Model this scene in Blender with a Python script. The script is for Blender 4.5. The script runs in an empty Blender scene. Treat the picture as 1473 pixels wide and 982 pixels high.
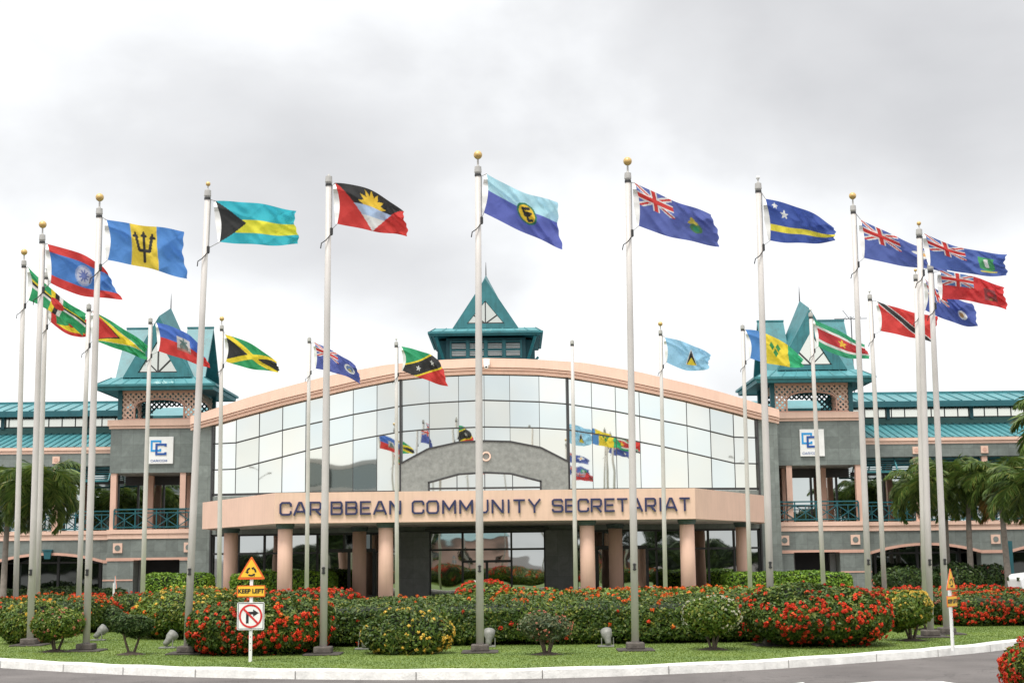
import bpy, math, random
import numpy as np
random.seed(7); rng = np.random.default_rng(7)
C = bpy.context.scene.collection
pi = math.pi

# ------------------------------------------------------------------ camera
FPX = 2046.; PIT = math.atan(309/FPX); ROL = 0.0115; EYE = 2.0
_c, _s, _cr, _sr = math.cos(PIT), math.sin(PIT), math.cos(ROL), math.sin(ROL)
FW = np.array([0, _c, _s]); R0 = np.array([1., 0, 0]); U0 = np.array([0, -_s, _c])
RT = R0*_cr - U0*_sr; UP = U0*_cr + R0*_sr
def ray(px, py): return FW + RT*((px-736.5)/FPX) + UP*((491-py)/FPX)
def at(px, py, Y):
    d = ray(px, py); t = Y/d[1]; return np.array([d[0]*t, Y, EYE+d[2]*t])
def ground(px, py, z=0.15):
    d = ray(px, py); t = (z-EYE)/d[2]; return np.array([d[0]*t, d[1]*t, z])
import mathutils
cam = bpy.data.cameras.new("camera"); co = bpy.data.objects.new("camera", cam); C.objects.link(co)
M4 = mathutils.Matrix(((RT[0], UP[0], -FW[0], 0), (RT[1], UP[1], -FW[1], 0), (RT[2], UP[2], -FW[2], EYE), (0, 0, 0, 1)))
co.matrix_world = M4
cam.sensor_width = 36; cam.lens = FPX/1473*36; cam.clip_end = 3000
bpy.context.scene.camera = co

# ------------------------------------------------------------------ materials
def nd(nt, t, **k):
    n = nt.nodes.new(t)
    for a, b in k.items():
        if a in n.inputs: n.inputs[a].default_value = b
        else: setattr(n, a, b)
    return n
def newmat(name):
    m = bpy.data.materials.new(name); m.use_nodes = True
    nt = m.node_tree; return m, nt, nt.nodes["Principled BSDF"]
def ramp(nt, stops):
    r = nt.nodes.new("ShaderNodeValToRGB"); e = r.color_ramp.elements
    while len(e) > 1: e.remove(e[-1])
    e[0].position = stops[0][0]; e[0].color = (*stops[0][1], 1)
    for p, c in stops[1:]:
        x = e.new(p); x.color = (*c, 1)
    return r
def paint(name, col, rough=.6, var=.12, scale=1.5, bump=.0, bscale=30, metal=0, streak=0.):
    m, nt, b = newmat(name); L = nt.links
    tc = nd(nt, "ShaderNodeTexCoord")
    n = nd(nt, "ShaderNodeTexNoise", Scale=scale, Detail=6., Roughness=.6)
    L.new(tc.outputs["Object"], n.inputs["Vector"])
    a = [c*(1-var) for c in col]; z = [min(1, c*(1+var)) for c in col]
    r = ramp(nt, [(.3, a), (.7, z)]); L.new(n.outputs["Fac"], r.inputs[0])
    out = r.outputs[0]
    if streak:
        mp_ = nd(nt, "ShaderNodeMapping"); mp_.inputs["Scale"].default_value = (3.2, 3.2, .22); L.new(tc.outputs["Object"], mp_.inputs[0])
        ns = nd(nt, "ShaderNodeTexNoise", Scale=2.2, Detail=7., Roughness=.7); L.new(mp_.outputs[0], ns.inputs["Vector"])
        rs = ramp(nt, [(.30, (1-streak,)*3), (.48, (1., 1., 1.)), (.7, (1.04, 1.04, 1.05))]); L.new(ns.outputs["Fac"], rs.inputs[0])
        mm_ = nd(nt, "ShaderNodeMix", data_type='RGBA', blend_type='MULTIPLY'); mm_.inputs["Factor"].default_value = 1
        L.new(out, mm_.inputs[6]); L.new(rs.outputs[0], mm_.inputs[7]); out = mm_.outputs[2]
    L.new(out, b.inputs["Base Color"])
    b.inputs["Roughness"].default_value = rough; b.inputs["Metallic"].default_value = metal
    if bump:
        n2 = nd(nt, "ShaderNodeTexNoise", Scale=bscale, Detail=4.); L.new(tc.outputs["Object"], n2.inputs["Vector"])
        bp = nd(nt, "ShaderNodeBump", Strength=bump, Distance=.02); L.new(n2.outputs["Fac"], bp.inputs["Height"])
        L.new(bp.outputs[0], b.inputs["Normal"])
    return m
def stone_mat(name, col, bw=.62, bh=.62):
    m, nt, b = newmat(name); L = nt.links
    tc = nd(nt, "ShaderNodeTexCoord"); sp = nd(nt, "ShaderNodeSeparateXYZ"); cb = nd(nt, "ShaderNodeCombineXYZ")
    L.new(tc.outputs["Object"], sp.inputs[0]); L.new(sp.outputs[0], cb.inputs[0]); L.new(sp.outputs[2], cb.inputs[1])
    n = nd(nt, "ShaderNodeTexNoise", Scale=2.2, Detail=8., Roughness=.7, Distortion=.8); L.new(tc.outputs["Object"], n.inputs["Vector"])
    r = ramp(nt, [(.3, [c*.78 for c in col]), (.52, col), (.72, [c*1.25 for c in col])]); L.new(n.outputs["Fac"], r.inputs[0])
    br = nd(nt, "ShaderNodeTexBrick", Scale=1., offset=0.); br.inputs["Brick Width"].default_value = bw; br.inputs["Row Height"].default_value = bh
    br.inputs["Mortar Size"].default_value = .006; br.inputs["Color1"].default_value = (.88, .88, .88, 1); br.inputs["Color2"].default_value = (1.1, 1.1, 1.1, 1)
    br.inputs["Mortar"].default_value = (.6, .6, .6, 1)
    L.new(cb.outputs[0], br.inputs["Vector"])
    mx = nd(nt, "ShaderNodeMix", data_type='RGBA', blend_type='MULTIPLY'); mx.inputs["Factor"].default_value = 1
    L.new(r.outputs[0], mx.inputs[6]); L.new(br.outputs["Color"], mx.inputs[7]); L.new(mx.outputs[2], b.inputs["Base Color"])
    b.inputs["Roughness"].default_value = .45
    return m
def mirror(name, col, rough=.02, wob=.03, sc=.5, warm=.0):
    m, nt, b = newmat(name); L = nt.links
    b.inputs["Metallic"].default_value = 1; b.inputs["Roughness"].default_value = rough
    tc = nd(nt, "ShaderNodeTexCoord")
    n = nd(nt, "ShaderNodeTexNoise", Scale=sc, Detail=1.); L.new(tc.outputs["Object"], n.inputs["Vector"])
    bp = nd(nt, "ShaderNodeBump", Strength=wob, Distance=.5); L.new(n.outputs["Fac"], bp.inputs["Height"]); L.new(bp.outputs[0], b.inputs["Normal"])
    n2 = nd(nt, "ShaderNodeTexNoise", Scale=.35, Detail=2.); L.new(tc.outputs["Object"], n2.inputs["Vector"])
    r = ramp(nt, [(.35, col), (.65, (min(1, col[0]*(1+warm)), col[1], col[2]*(1-warm)))]); L.new(n2.outputs["Fac"], r.inputs[0])
    gi = nd(nt, "ShaderNodeNewGeometry"); ri = ramp(nt, [(0, (.90, .95, .97)), (.5, (1., 1., .99)), (1, (.97, .95, .90))]); L.new(gi.outputs["Random Per Island"], ri.inputs[0])
    mi = nd(nt, "ShaderNodeMix", data_type='RGBA', blend_type='MULTIPLY'); mi.inputs["Factor"].default_value = 1
    L.new(r.outputs[0], mi.inputs[6]); L.new(ri.outputs[0], mi.inputs[7]); L.new(mi.outputs[2], b.inputs["Base Color"])
    return m
def leafmat(name, stops, rough=.45, trans=.18):
    m, nt, b = newmat(name); L = nt.links
    g = nd(nt, "ShaderNodeNewGeometry"); r = ramp(nt, stops); L.new(g.outputs["Random Per Island"], r.inputs[0])
    tc = nd(nt, "ShaderNodeTexCoord"); n = nd(nt, "ShaderNodeTexNoise", Scale=1.1, Detail=3.)
    L.new(tc.outputs["Object"], n.inputs["Vector"])
    r2 = ramp(nt, [(.35, (.7, .75, .7)), (.65, (1.2, 1.15, 1.))]); L.new(n.outputs["Fac"], r2.inputs[0])
    mx = nd(nt, "ShaderNodeMix", data_type='RGBA', blend_type='MULTIPLY'); mx.inputs["Factor"].default_value = 1
    L.new(r.outputs[0], mx.inputs[6]); L.new(r2.outputs[0], mx.inputs[7])
    L.new(mx.outputs[2], b.inputs["Base Color"]); b.inputs["Roughness"].default_value = rough
    b.inputs["Specular IOR Level"].default_value = .3
    t = nd(nt, "ShaderNodeBsdfTranslucent"); L.new(mx.outputs[2], t.inputs["Color"])
    ms = nd(nt, "ShaderNodeMixShader", Fac=trans); L.new(b.outputs[0], ms.inputs[1]); L.new(t.outputs[0], ms.inputs[2])
    L.new(ms.outputs[0], nt.nodes["Material Output"].inputs[0])
    return m
MT = dict(
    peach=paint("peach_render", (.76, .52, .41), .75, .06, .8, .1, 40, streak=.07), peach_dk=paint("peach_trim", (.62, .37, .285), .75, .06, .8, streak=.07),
    column=paint("column_render", (.68, .44, .345), .7, .06, .6, .08, 40, streak=.07),
    stone=stone_mat("grey_marble", (.175, .20, .185)), stone_dk=stone_mat("dark_marble", (.16, .17, .165), 1.2, 1.0),
    stone_c=paint("grey_plaster", (.21, .22, .205), .7, .22, 5.0),
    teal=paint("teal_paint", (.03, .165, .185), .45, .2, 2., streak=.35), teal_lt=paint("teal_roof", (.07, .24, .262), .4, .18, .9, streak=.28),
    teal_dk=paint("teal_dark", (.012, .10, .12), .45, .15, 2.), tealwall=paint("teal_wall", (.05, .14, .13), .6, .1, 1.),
    navy=paint("navy_letters", (.028, .032, .10), .4, .1, 3.), frame=paint("dark_frame", (.035, .035, .036), .4, .1, 3.),
    capit=paint("capital_green", (.05, .085, .08), .5, .1, 3.), soffit=paint("soffit_render", (.62, .56, .50), .8, .05, .7),
    glass=mirror("mirror_glass", (.84, .89, .88), .02, .008, .5, .05), glass_dk=mirror("shop_glass", (.48, .50, .50), .02, .02, .6), glass_vd=mirror("shade_tint_glass", (.17, .19, .19), .03, .02, .6),  # wing glass tint darkened: shade of the rooms behind is in its colour
    glass_mid=mirror("balcony_glass", (.60, .64, .64), .02, .01, .5), clere=mirror("clerestory_glass", (.78, .80, .74), .15, .02, .5),
    darkint=paint("dark_interior", (.01, .01, .011), .9, .2, 2.), pole=paint("pole_paint", (.56, .53, .50), .4, .08, 1.2, streak=.12),
    cap=paint("cap_metal", (.42, .41, .39), .5, .1, 8.), capdk=paint("dark_rubber", (.03, .03, .03), .6, .1, 8.),
    gold=paint("gold_ball", (.62, .42, .16), .35, .15, 12., metal=.35), conc=paint("dark_concrete", (.10, .085, .075), .9, .35, 9., .5, 30),
    slab=paint("earth_stained_slab", (.055, .047, .04), .95, .3, 7., .5, 30),
    conc_lt=paint("pale_bounce_slab", (.34, .32, .29), .85, .12, 1.2, .2, 20),
    rope=paint("grey_rope", (.35, .35, .35), .8, .1, 3.), white=paint("white_paint", (.80, .80, .78), .5, .06, 3.),
    kerb=paint("kerb_paint", (.72, .71, .68), .7, .16, 3.5, .5, 25, streak=.10), sign_y=paint("sign_yellow", (.85, .52, .035), .5, .06, 6.),
    sign_o=paint("sign_orange", (.72, .13, .015), .5, .06, 6.), sign_r=paint("sign_red", (.60, .03, .025), .5, .06, 6.),
    black=paint("black_paint", (.012, .012, .014), .5, .1, 6.), signback=paint("sign_back", (.42, .45, .48), .45, .1, 6., metal=.3),
    lamp=paint("floodlight_grey", (.20, .20, .18), .5, .25, 12.), glasslens=paint("lens", (.10, .11, .12), .1, .1, 5.),
    lblue=paint("logo_light_blue", (.02, .30, .66), .5, .02, 3.), dblue=paint("logo_dark_blue", (.015, .08, .32), .5, .02, 3.),
    bark=paint("bark", (.10, .075, .055), .9, .35, 14., .6, 30), palmbark=paint("palm_trunk_bark", (.24, .21, .18), .9, .25, 5., .5, 20),
    shaft=paint("crownshaft", (.11, .17, .05), .5, .2, 4.), core=paint("shade_core", (.012, .02, .008), .95, .3, 5.),
    soil=paint("bare_soil", (.05, .035, .025), .95, .3, 9., .6, 30), brick=paint("brick_render", (.42, .17, .11), .8, .15, 2.),
    tyre=paint("tyre", (.015, .015, .015), .85, .1, 8.), rubber=paint("car_trim", (.02, .02, .02), .5, .1, 5.),
    carw=paint("car_paint_white", (.75, .76, .77), .25, .02, 1.), carg=paint("car_paint_grey", (.12, .13, .14), .25, .02, 1.),
    lampred=paint("tail_lamp", (.4, .01, .01), .2, .02, 1.),
)
# asphalt
m, nt, b = newmat("asphalt"); L = nt.links
tc = nd(nt, "ShaderNodeTexCoord"); n = nd(nt, "ShaderNodeTexNoise", Scale=.6, Detail=8., Roughness=.65); L.new(tc.outputs["Object"], n.inputs["Vector"])
n2 = nd(nt, "ShaderNodeTexNoise", Scale=60., Detail=3.); L.new(tc.outputs["Object"], n2.inputs["Vector"])
r = ramp(nt, [(.3, (.075, .066, .063)), (.7, (.14, .126, .12))]); L.new(n.outputs["Fac"], r.inputs[0])
r2 = ramp(nt, [(.35, (.75, .75, .75)), (.65, (1.3, 1.3, 1.3))]); L.new(n2.outputs["Fac"], r2.inputs[0])
mx = nd(nt, "ShaderNodeMix", data_type='RGBA', blend_type='MULTIPLY'); mx.inputs["Factor"].default_value = 1
L.new(r.outputs[0], mx.inputs[6]); L.new(r2.outputs[0], mx.inputs[7])
vo = nd(nt, "ShaderNodeTexVoronoi", Scale=.45, feature='DISTANCE_TO_EDGE'); nz = nd(nt, "ShaderNodeTexNoise", Scale=2.5, Detail=5.); L.new(tc.outputs["Object"], nz.inputs["Vector"])
va = nd(nt, "ShaderNodeMix", data_type='RGBA', blend_type='ADD'); va.inputs["Factor"].default_value = .8; L.new(tc.outputs["Object"], va.inputs[6]); L.new(nz.outputs["Color"], va.inputs[7]); L.new(va.outputs[2], vo.inputs["Vector"])
rk = ramp(nt, [(0, (.6, .6, .6)), (.012, (1, 1, 1))]); L.new(vo.outputs["Distance"], rk.inputs[0])
mk_ = nd(nt, "ShaderNodeMix", data_type='RGBA', blend_type='MULTIPLY'); mk_.inputs["Factor"].default_value = 1; L.new(mx.outputs[2], mk_.inputs[6]); L.new(rk.outputs[0], mk_.inputs[7]); L.new(mk_.outputs[2], b.inputs["Base Color"]); b.inputs["Roughness"].default_value = .8
bp = nd(nt, "ShaderNodeBump", Strength=.5, Distance=.01); L.new(n2.outputs["Fac"], bp.inputs["Height"]); L.new(bp.outputs[0], b.inputs["Normal"])
MT['asphalt'] = m
m, nt, b = newmat("lawn"); L = nt.links
tc = nd(nt, "ShaderNodeTexCoord"); n = nd(nt, "ShaderNodeTexNoise", Scale=.9, Detail=8., Roughness=.7); L.new(tc.outputs["Object"], n.inputs["Vector"])
r = ramp(nt, [(.3, (.09, .145, .028)), (.5, (.12, .18, .036)), (.72, (.165, .215, .05))]); L.new(n.outputs["Fac"], r.inputs[0])
L.new(r.outputs[0], b.inputs["Base Color"]); b.inputs["Roughness"].default_value = .9
MT['lawn'] = m
MT['blade'] = leafmat("grass_blade", [(0, (.135, .21, .04)), (.5, (.165, .235, .046)), (1, (.20, .26, .06))], .7, .35)
MT['ixora'] = leafmat("ixora_leaf", [(0, (.028, .06, .010)), (.45, (.06, .11, .018)), (.8, (.11, .165, .028)), (1, (.22, .22, .04))])
MT['ixora_l'] = leafmat("ixora_leaf_light", [(0, (.05, .10, .015)), (.45, (.10, .17, .022)), (.8, (.17, .22, .03)), (1, (.28, .26, .05))])
MT['hedge_l'] = leafmat("box_hedge_leaf", [(0, (.07, .15, .015)), (.5, (.13, .25, .02)), (1, (.24, .36, .04))])
MT['shrub'] = leafmat("shrub_leaf", [(0, (.02, .05, .012)), (.5, (.05, .095, .025)), (1, (.11, .15, .05))])
MT['shrub_g'] = leafmat("greyish_shrub_leaf", [(0, (.035, .06, .025)), (.5, (.08, .12, .05)), (1, (.17, .16, .08))])
MT['tree'] = leafmat("tree_leaf", [(0, (.02, .045, .012)), (.5, (.04, .08, .02)), (1, (.08, .12, .03))])
MT['palm'] = leafmat("palm_leaflet", [(0, (.04, .08, .02)), (.5, (.09, .15, .035)), (.9, (.16, .22, .055)), (1, (.22, .20, .06))], .4, .25)
MT['deadpalm'] = leafmat("dead_palm_leaflet", [(0, (.16, .09, .03)), (.5, (.28, .15, .05)), (1, (.22, .2, .06))], .7, .2)
MT['f_red'] = leafmat("flower_red", [(0, (.40, .018, .008)), (.5, (.66, .04, .018)), (1, (.80, .11, .03))], .6, .25)
MT['f_orange'] = leafmat("flower_orange", [(0, (.5, .05, .01)), (.5, (.68, .10, .015)), (1, (.75, .26, .03))], .6, .25)
MT['f_yellow'] = leafmat("flower_yellow", [(0, (.6, .34, .03)), (.5, (.75, .52, .08)), (1, (.8, .62, .2))], .6, .25)
MT['f_white'] = leafmat("flower_white", [(0, (.55, .5, .42)), (1, (.8, .78, .7))], .6, .25)
MT['f_pink'] = leafmat("flower_pink", [(0, (.5, .12, .10)), (1, (.75, .32, .24))], .6, .25)

# ------------------------------------------------------------------ object helpers
OFF = {}
def tag(o, label, cat, group=None, kind=None):
    if label: o["label"] = label
    if cat: o["category"] = cat
    if group: o["group"] = group
    if kind: o["kind"] = kind
    return o
def thing(name, label, cat, loc=(0, 0, 0), group=None):
    o = bpy.data.objects.new(name, None); C.objects.link(o); o.location = loc; o.empty_display_size = .3
    OFF[o.name] = np.array(loc, float); return tag(o, label, cat, group)
def link(name, me, mat, parent=None, smooth=False):
    if mat: me.materials.append(MT[mat] if isinstance(mat, str) else mat)
    o = bpy.data.objects.new(name, me); C.objects.link(o)
    if parent is not None: o.parent = parent
    OFF[o.name] = OFF[parent.name] if parent is not None else np.zeros(3)
    if smooth: me.polygons.foreach_set("use_smooth", [True]*len(me.polygons))
    return o
class MB:
    def __init__(s): s.v = []; s.f = []
    def add(s, vs, fs):
        k = len(s.v); s.v += [tuple(float(c) for c in p) for p in vs]; s.f += [tuple(i+k for i in f) for f in fs]; return s
    def box(s, x0, x1, y0, y1, z0, z1):
        if x0 > x1: x0, x1 = x1, x0
        v = [(x, y, z) for z in (z0, z1) for (x, y) in ((x0, y0), (x1, y0), (x1, y1), (x0, y1))]
        return s.add(v, [(3, 2, 1, 0), (4, 5, 6, 7), (0, 1, 5, 4), (1, 2, 6, 5), (2, 3, 7, 6), (3, 0, 4, 7)])
    def prism(s, poly, y0, y1):   # poly in (x,z); front face at y0
        a = sum(poly[i][0]*poly[(i+1) % len(poly)][1]-poly[(i+1) % len(poly)][0]*poly[i][1] for i in range(len(poly)))
        if a < 0: poly = poly[::-1]
        n = len(poly)
        v = [(x, y0, z) for x, z in poly]+[(x, y1, z) for x, z in poly]
        return s.add(v, [tuple(range(n)), tuple(range(2*n-1, n-1, -1))]+[(i, i+n, (i+1) % n+n, (i+1) % n) for i in range(n)])
    def bar(s, a, b, w, h=None):  # square bar from a to b
        a = np.array(a, float); b = np.array(b, float); d = b-a; L_ = np.linalg.norm(d)
        if L_ < 1e-6: return s
        d /= L_; r = np.array([0, 1., 0]) if abs(d[1]) < .9 else np.array([1., 0, 0])
        x = np.cross(d, r); x /= np.linalg.norm(x); y = np.cross(d, x); h = h or w
        q = [(-w/2, -h/2), (w/2, -h/2), (w/2, h/2), (-w/2, h/2)]
        v = [p+x*i+y*j for p in (a, b) for i, j in q]
        return s.add(v, [(0, 1, 2, 3), (7, 6, 5, 4)]+[(i, i+4, (i+1) % 4+4, (i+1) % 4) for i in range(4)])
    def tube(s, pts, rad, n=12, cap=True):
        pts = [np.array(p, float) for p in pts]; k = len(pts)
        if not hasattr(rad, '__len__'): rad = [rad]*k
        v = []
        for i, p in enumerate(pts):
            d = pts[min(i+1, k-1)]-pts[max(i-1, 0)]; d = d/(np.linalg.norm(d)+1e-12)
            r = np.array([0, 1., 0]) if abs(d[1]) < .9 else np.array([1., 0, 0])
            x = np.cross(d, r); x /= np.linalg.norm(x); y = np.cross(d, x)
            v += [p+rad[i]*(x*math.cos(2*pi*j/n)+y*math.sin(2*pi*j/n)) for j in range(n)]
        f = [(i*n+j, i*n+(j+1) % n, (i+1)*n+(j+1) % n, (i+1)*n+j) for i in range(k-1) for j in range(n)]
        if cap: f += [tuple(range(n-1, -1, -1)), tuple(range((k-1)*n, k*n))]
        return s.add(v, f)
    def lathe(s, c, prof, n=16):  # prof: (r,z)
        return s.tube([(c[0], c[1], c[2]+z) for r_, z in prof], [r_ for r_, z in prof], n)
    def ball(s, c, r, n=14, m_=9):
        v = [(c[0]+r*math.sin(pi*i/m_)*math.cos(2*pi*j/n), c[1]+r*math.sin(pi*i/m_)*math.sin(2*pi*j/n), c[2]+r*math.cos(pi*i/m_)) for i in range(m_+1) for j in range(n)]
        return s.add(v, [(i*n+j, (i+1)*n+j, (i+1)*n+(j+1) % n, i*n+(j+1) % n) for i in range(m_) for j in range(n)])
    def build(s, name, mat, parent=None, smooth=False, bevel=0, label=None):
        off = OFF[parent.name] if parent is not None else np.zeros(3)
        me = bpy.data.meshes.new(name); me.from_pydata([tuple(np.array(p)-off) for p in s.v], [], s.f); me.update()
        o = link(name, me, mat, parent, smooth)
        if bevel:
            b_ = o.modifiers.new("bevel", 'BEVEL'); b_.width = bevel; b_.segments = 2; b_.limit_method = 'ANGLE'
        if label: o["label"] = label
        return o
def numesh(name, V, nper, mat, parent=None):
    """V: (n*nper,3) loose polygons"""
    off = OFF[parent.name] if parent is not None else np.zeros(3)
    V = (np.asarray(V, float)-off).astype(np.float32); n_ = len(V)//nper
    me = bpy.data.meshes.new(name); me.vertices.add(len(V)); me.vertices.foreach_set("co", V.ravel())
    me.loops.add(len(V)); me.loops.foreach_set("vertex_index", np.arange(len(V), dtype=np.int32))
    me.polygons.add(n_); me.polygons.foreach_set("loop_start", np.arange(0, len(V), nper, dtype=np.int32))
    me.update(calc_edges=True); me.validate()
    return link(name, me, mat, parent)
def interp(t, u): return float(np.interp(abs(u), [a for a, b_ in t], [b_ for a, b_ in t]))

# ------------------------------------------------------------------ ground
g = MB(); g.add([(-900, -600, 0), (900, -600, 0), (900, 1500, 0), (-900, 1500, 0)], [(0, 1, 2, 3)])
tag(g.build("road", "asphalt"), None, None, None, "structure")
K = [(-9.9, 27.93), (-8.18, 26.68), (-6.69, 25.75), (-5.0, 24.98), (-2.81, 24.32), (-.48, 24.05), (1.84, 24.42), (4.36, 25.45), (6.51, 26.85), (8.15, 28.05), (9.74, 29.45),
     (11.9, 31.9), (13.6, 33.4), (15.2, 34.8), (17.0, 36.0), (19, 37.6), (23, 39), (27, 44), (25, 52), (17, 58.0), (8, 60.0), (-2, 60.3), (-12, 59.5), (-20, 55.), (-24.5, 48), (-23, 40), (-18.0, 34.3), (-13.5, 30.7)]
def spline(P, per=10):
    n_ = len(P); out = []
    P = [np.array(p, float) for p in P]
    for i in range(n_):
        p0, p1, p2, p3 = P[i-1], P[i], P[(i+1) % n_], P[(i+2) % n_]
        for k in range(per):
            t = k/per
            out.append(.5*((2*p1)+(-p0+p2)*t+(2*p0-5*p1+4*p2-p3)*t*t+(-p0+3*p1-3*p2+p3)*t**3))
    return out
KS = spline(K); NK = len(KS)
def inset(P, d):
    out = []
    for i in range(len(P)):
        t = P[(i+1) % len(P)]-P[i-1]; t = t/np.linalg.norm(t); out.append(P[i]+np.array([-t[1], t[0]])*d)
    return out
kb = MB(); rings = [(KS, 0.), (inset(KS, .015), .135), (inset(KS, .04), .16), (inset(KS, .19), .165), (inset(KS, .2), .10)]
vv = []
for rg, z in rings: vv += [(p[0], p[1], z+.006*math.sin(i*.7)*(z > .1)) for i, p in enumerate(rg)]
ff = [(a*NK+i, a*NK+(i+1) % NK, (a+1)*NK+(i+1) % NK, (a+1)*NK+i) for a in range(4) for i in range(NK)]
kb.add(vv, ff); tag(kb.build("kerb", "kerb"), None, None, None, "structure")
lw = MB(); IN = inset(KS, .19); lw.add([(p[0], p[1], .15) for p in IN], [tuple(range(NK))])
tag(lw.build("lawn", "lawn"), None, None, None, "structure")
kj = MB()
for i in range(0, NK, 9):
    a, b_ = KS[i], IN[i]; d = (b_-a)/np.linalg.norm(b_-a); t_ = np.array([-d[1], d[0]])*.006; o_ = a-d*.004
    kj.add([(o_-t_)[:1].tolist()+[float((o_-t_)[1]), .0], [*(o_+t_), .0], [*(o_+t_), .14], [*(o_-t_), .14]], [(0, 1, 2, 3)])
tag(kj.build("kerb_joints", "conc"), None, None, None, "structure")
# grass blades over the near part of the island
def in_poly(P, x, y):
    P = np.array(P); ins = np.zeros(len(x), bool); j = len(P)-1
    for i in range(len(P)):
        c_ = ((P[i, 1] > y) != (P[j, 1] > y)) & (x < (P[j, 0]-P[i, 0])*(y-P[i, 1])/(P[j, 1]-P[i, 1]+1e-12)+P[i, 0]); ins ^= c_; j = i
    return ins
N = 330000
bx = rng.uniform(-15.5, 15.5, N); by = rng.uniform(23.8, 44, N); k = in_poly(IN[::3], bx, by) & (np.abs(bx) < by*.375+.5); bx, by = bx[k], by[k]; N = len(bx)
an = rng.uniform(0, 2*pi, N); hh = rng.uniform(.014, .032, N); ww = rng.uniform(.008, .016, N); lx = rng.normal(0, .018, N); ly = rng.normal(0, .018, N)
B_ = np.empty((N, 3, 3)); z0 = .145
B_[:, 0] = np.stack([bx-ww*np.cos(an), by-ww*np.sin(an), np.full(N, z0)], 1)
B_[:, 1] = np.stack([bx+ww*np.cos(an), by+ww*np.sin(an), np.full(N, z0)], 1)
B_[:, 2] = np.stack([bx+lx, by+ly, z0+hh], 1)
tag(numesh("grass", B_.reshape(-1, 3), 3, 'blade'), "short mown green grass covering the roundabout island", "grass", None, "stuff")
# painted marking on the road
fc = MB(); fc.box(-40, 40, 61.5, 100, .0, .11); tag(fc.build('added_bounce_slab', 'conc_lt'), None, None, None, 'structure')  # pale slab added out of sight to bounce light onto canopy soffit and walls
mk = MB(); p = [ground(1188, 985, 0), ground(1262, 979.5, 0), ground(1355, 979.5, 0), ground(1392, 985, 0), ground(1400, 998, 0), ground(1180, 998, 0)]
mk.add([(a[0], a[1], .005) for a in p], [tuple(range(6))]); p = [ground(1120, 985, 0), ground(1155, 981, 0), ground(1165, 985, 0)]
mk.add([(a[0], a[1], .005) for a in p], [(0, 1, 2)])
tag(mk.build("road_marking", "white"), None, None, None, "structure")

# ------------------------------------------------------------------ building
XC = -1.45
bd = thing("office_building", "long two-storey building with arched mirror-glass front, peach trim and teal roofed towers", "building", (XC, 72, 0))
yc = lambda u: 72+u*u/136.
TOP = [(0, 11.96), (2.1, 11.9), (5, 11.70), (7.9, 11.22), (10.5, 10.62), (12.2, 10.2), (14.4, 9.55), (15.2, 9.34)]
BOT = [(0, 11.2), (2.7, 11.12), (4.55, 10.95), (6.7, 10.56), (10.4, 9.78), (12.8, 9.2), (14.05, 8.88), (15.2, 8.62)]
TA = [(0, 9.87), (2.8, 9.76), (4.3, 9.63), (6.7, 9.25), (10.4, 8.52), (12.8, 7.95), (14.05, 7.92)]
TB = [(0, 8.51), (2.8, 8.43), (4.3, 8.32), (6.7, 7.93), (9, 7.48), (12.8, 6.6), (14.05, 6.58)]
side = [4.25+1.225*i for i in range(9)]
def strip(mb, us, lo, hi, y0, y1):   # solid strip following the curved front
    f_ = lambda t, u: interp(t, u) if isinstance(t, list) else t
    n_ = len(us); v = []
    for u in us:
        y = yc(u); v += [(XC+u, y+y0, f_(lo, u)), (XC+u, y+y0, f_(hi, u)), (XC+u, y+y1, f_(hi, u)), (XC+u, y+y1, f_(lo, u))]
    f = []
    for i in range(n_-1):
        a, b_ = i*4, i*4+4
        f += [(a, b_, b_+1, a+1), (a+1, b_+1, b_+2, a+2), (a+2, b_+2, b_+3, a+3), (a+3, b_+3, b_, a)]
    f += [(0, 1, 2, 3), ((n_-1)*4+3, (n_-1)*4+2, (n_-1)*4+1, (n_-1)*4)]
    mb.add(v, f)
fine = [i*.4 for i in range(-38, 39)]
def shift(t, d): return [(a, b_+d) for a, b_ in t]
mbx = MB(); strip(mbx, fine, shift(BOT, .30), TOP, -.55, .4); ab = mbx.build("arch_band", "peach", bd)
mbx = MB(); strip(mbx, fine, shift(BOT, .16), shift(BOT, .27), -.48, .35); mbx.build("arch_moulding", "peach", ab)
mbx = MB(); strip(mbx, fine, BOT, shift(BOT, .13), -.40, .3); mbx.build("arch_moulding", "peach", ab)
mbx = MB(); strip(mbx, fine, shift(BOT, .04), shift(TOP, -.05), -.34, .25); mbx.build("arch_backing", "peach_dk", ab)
rf = MB(); 
for i in range(len(fine)-1):
    a, b_ = fine[i], fine[i+1]
    rf.add([(XC+a, yc(a)+.3, interp(TOP, a)-.15), (XC+b_, yc(b_)+.3, interp(TOP, b_)-.15), (XC+b_, 92, interp(TOP, b_)-.15), (XC+a, 92, interp(TOP, a)-.15)], [(0, 1, 2, 3)])
rf.build("vault_roof", "teal", bd)
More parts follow.
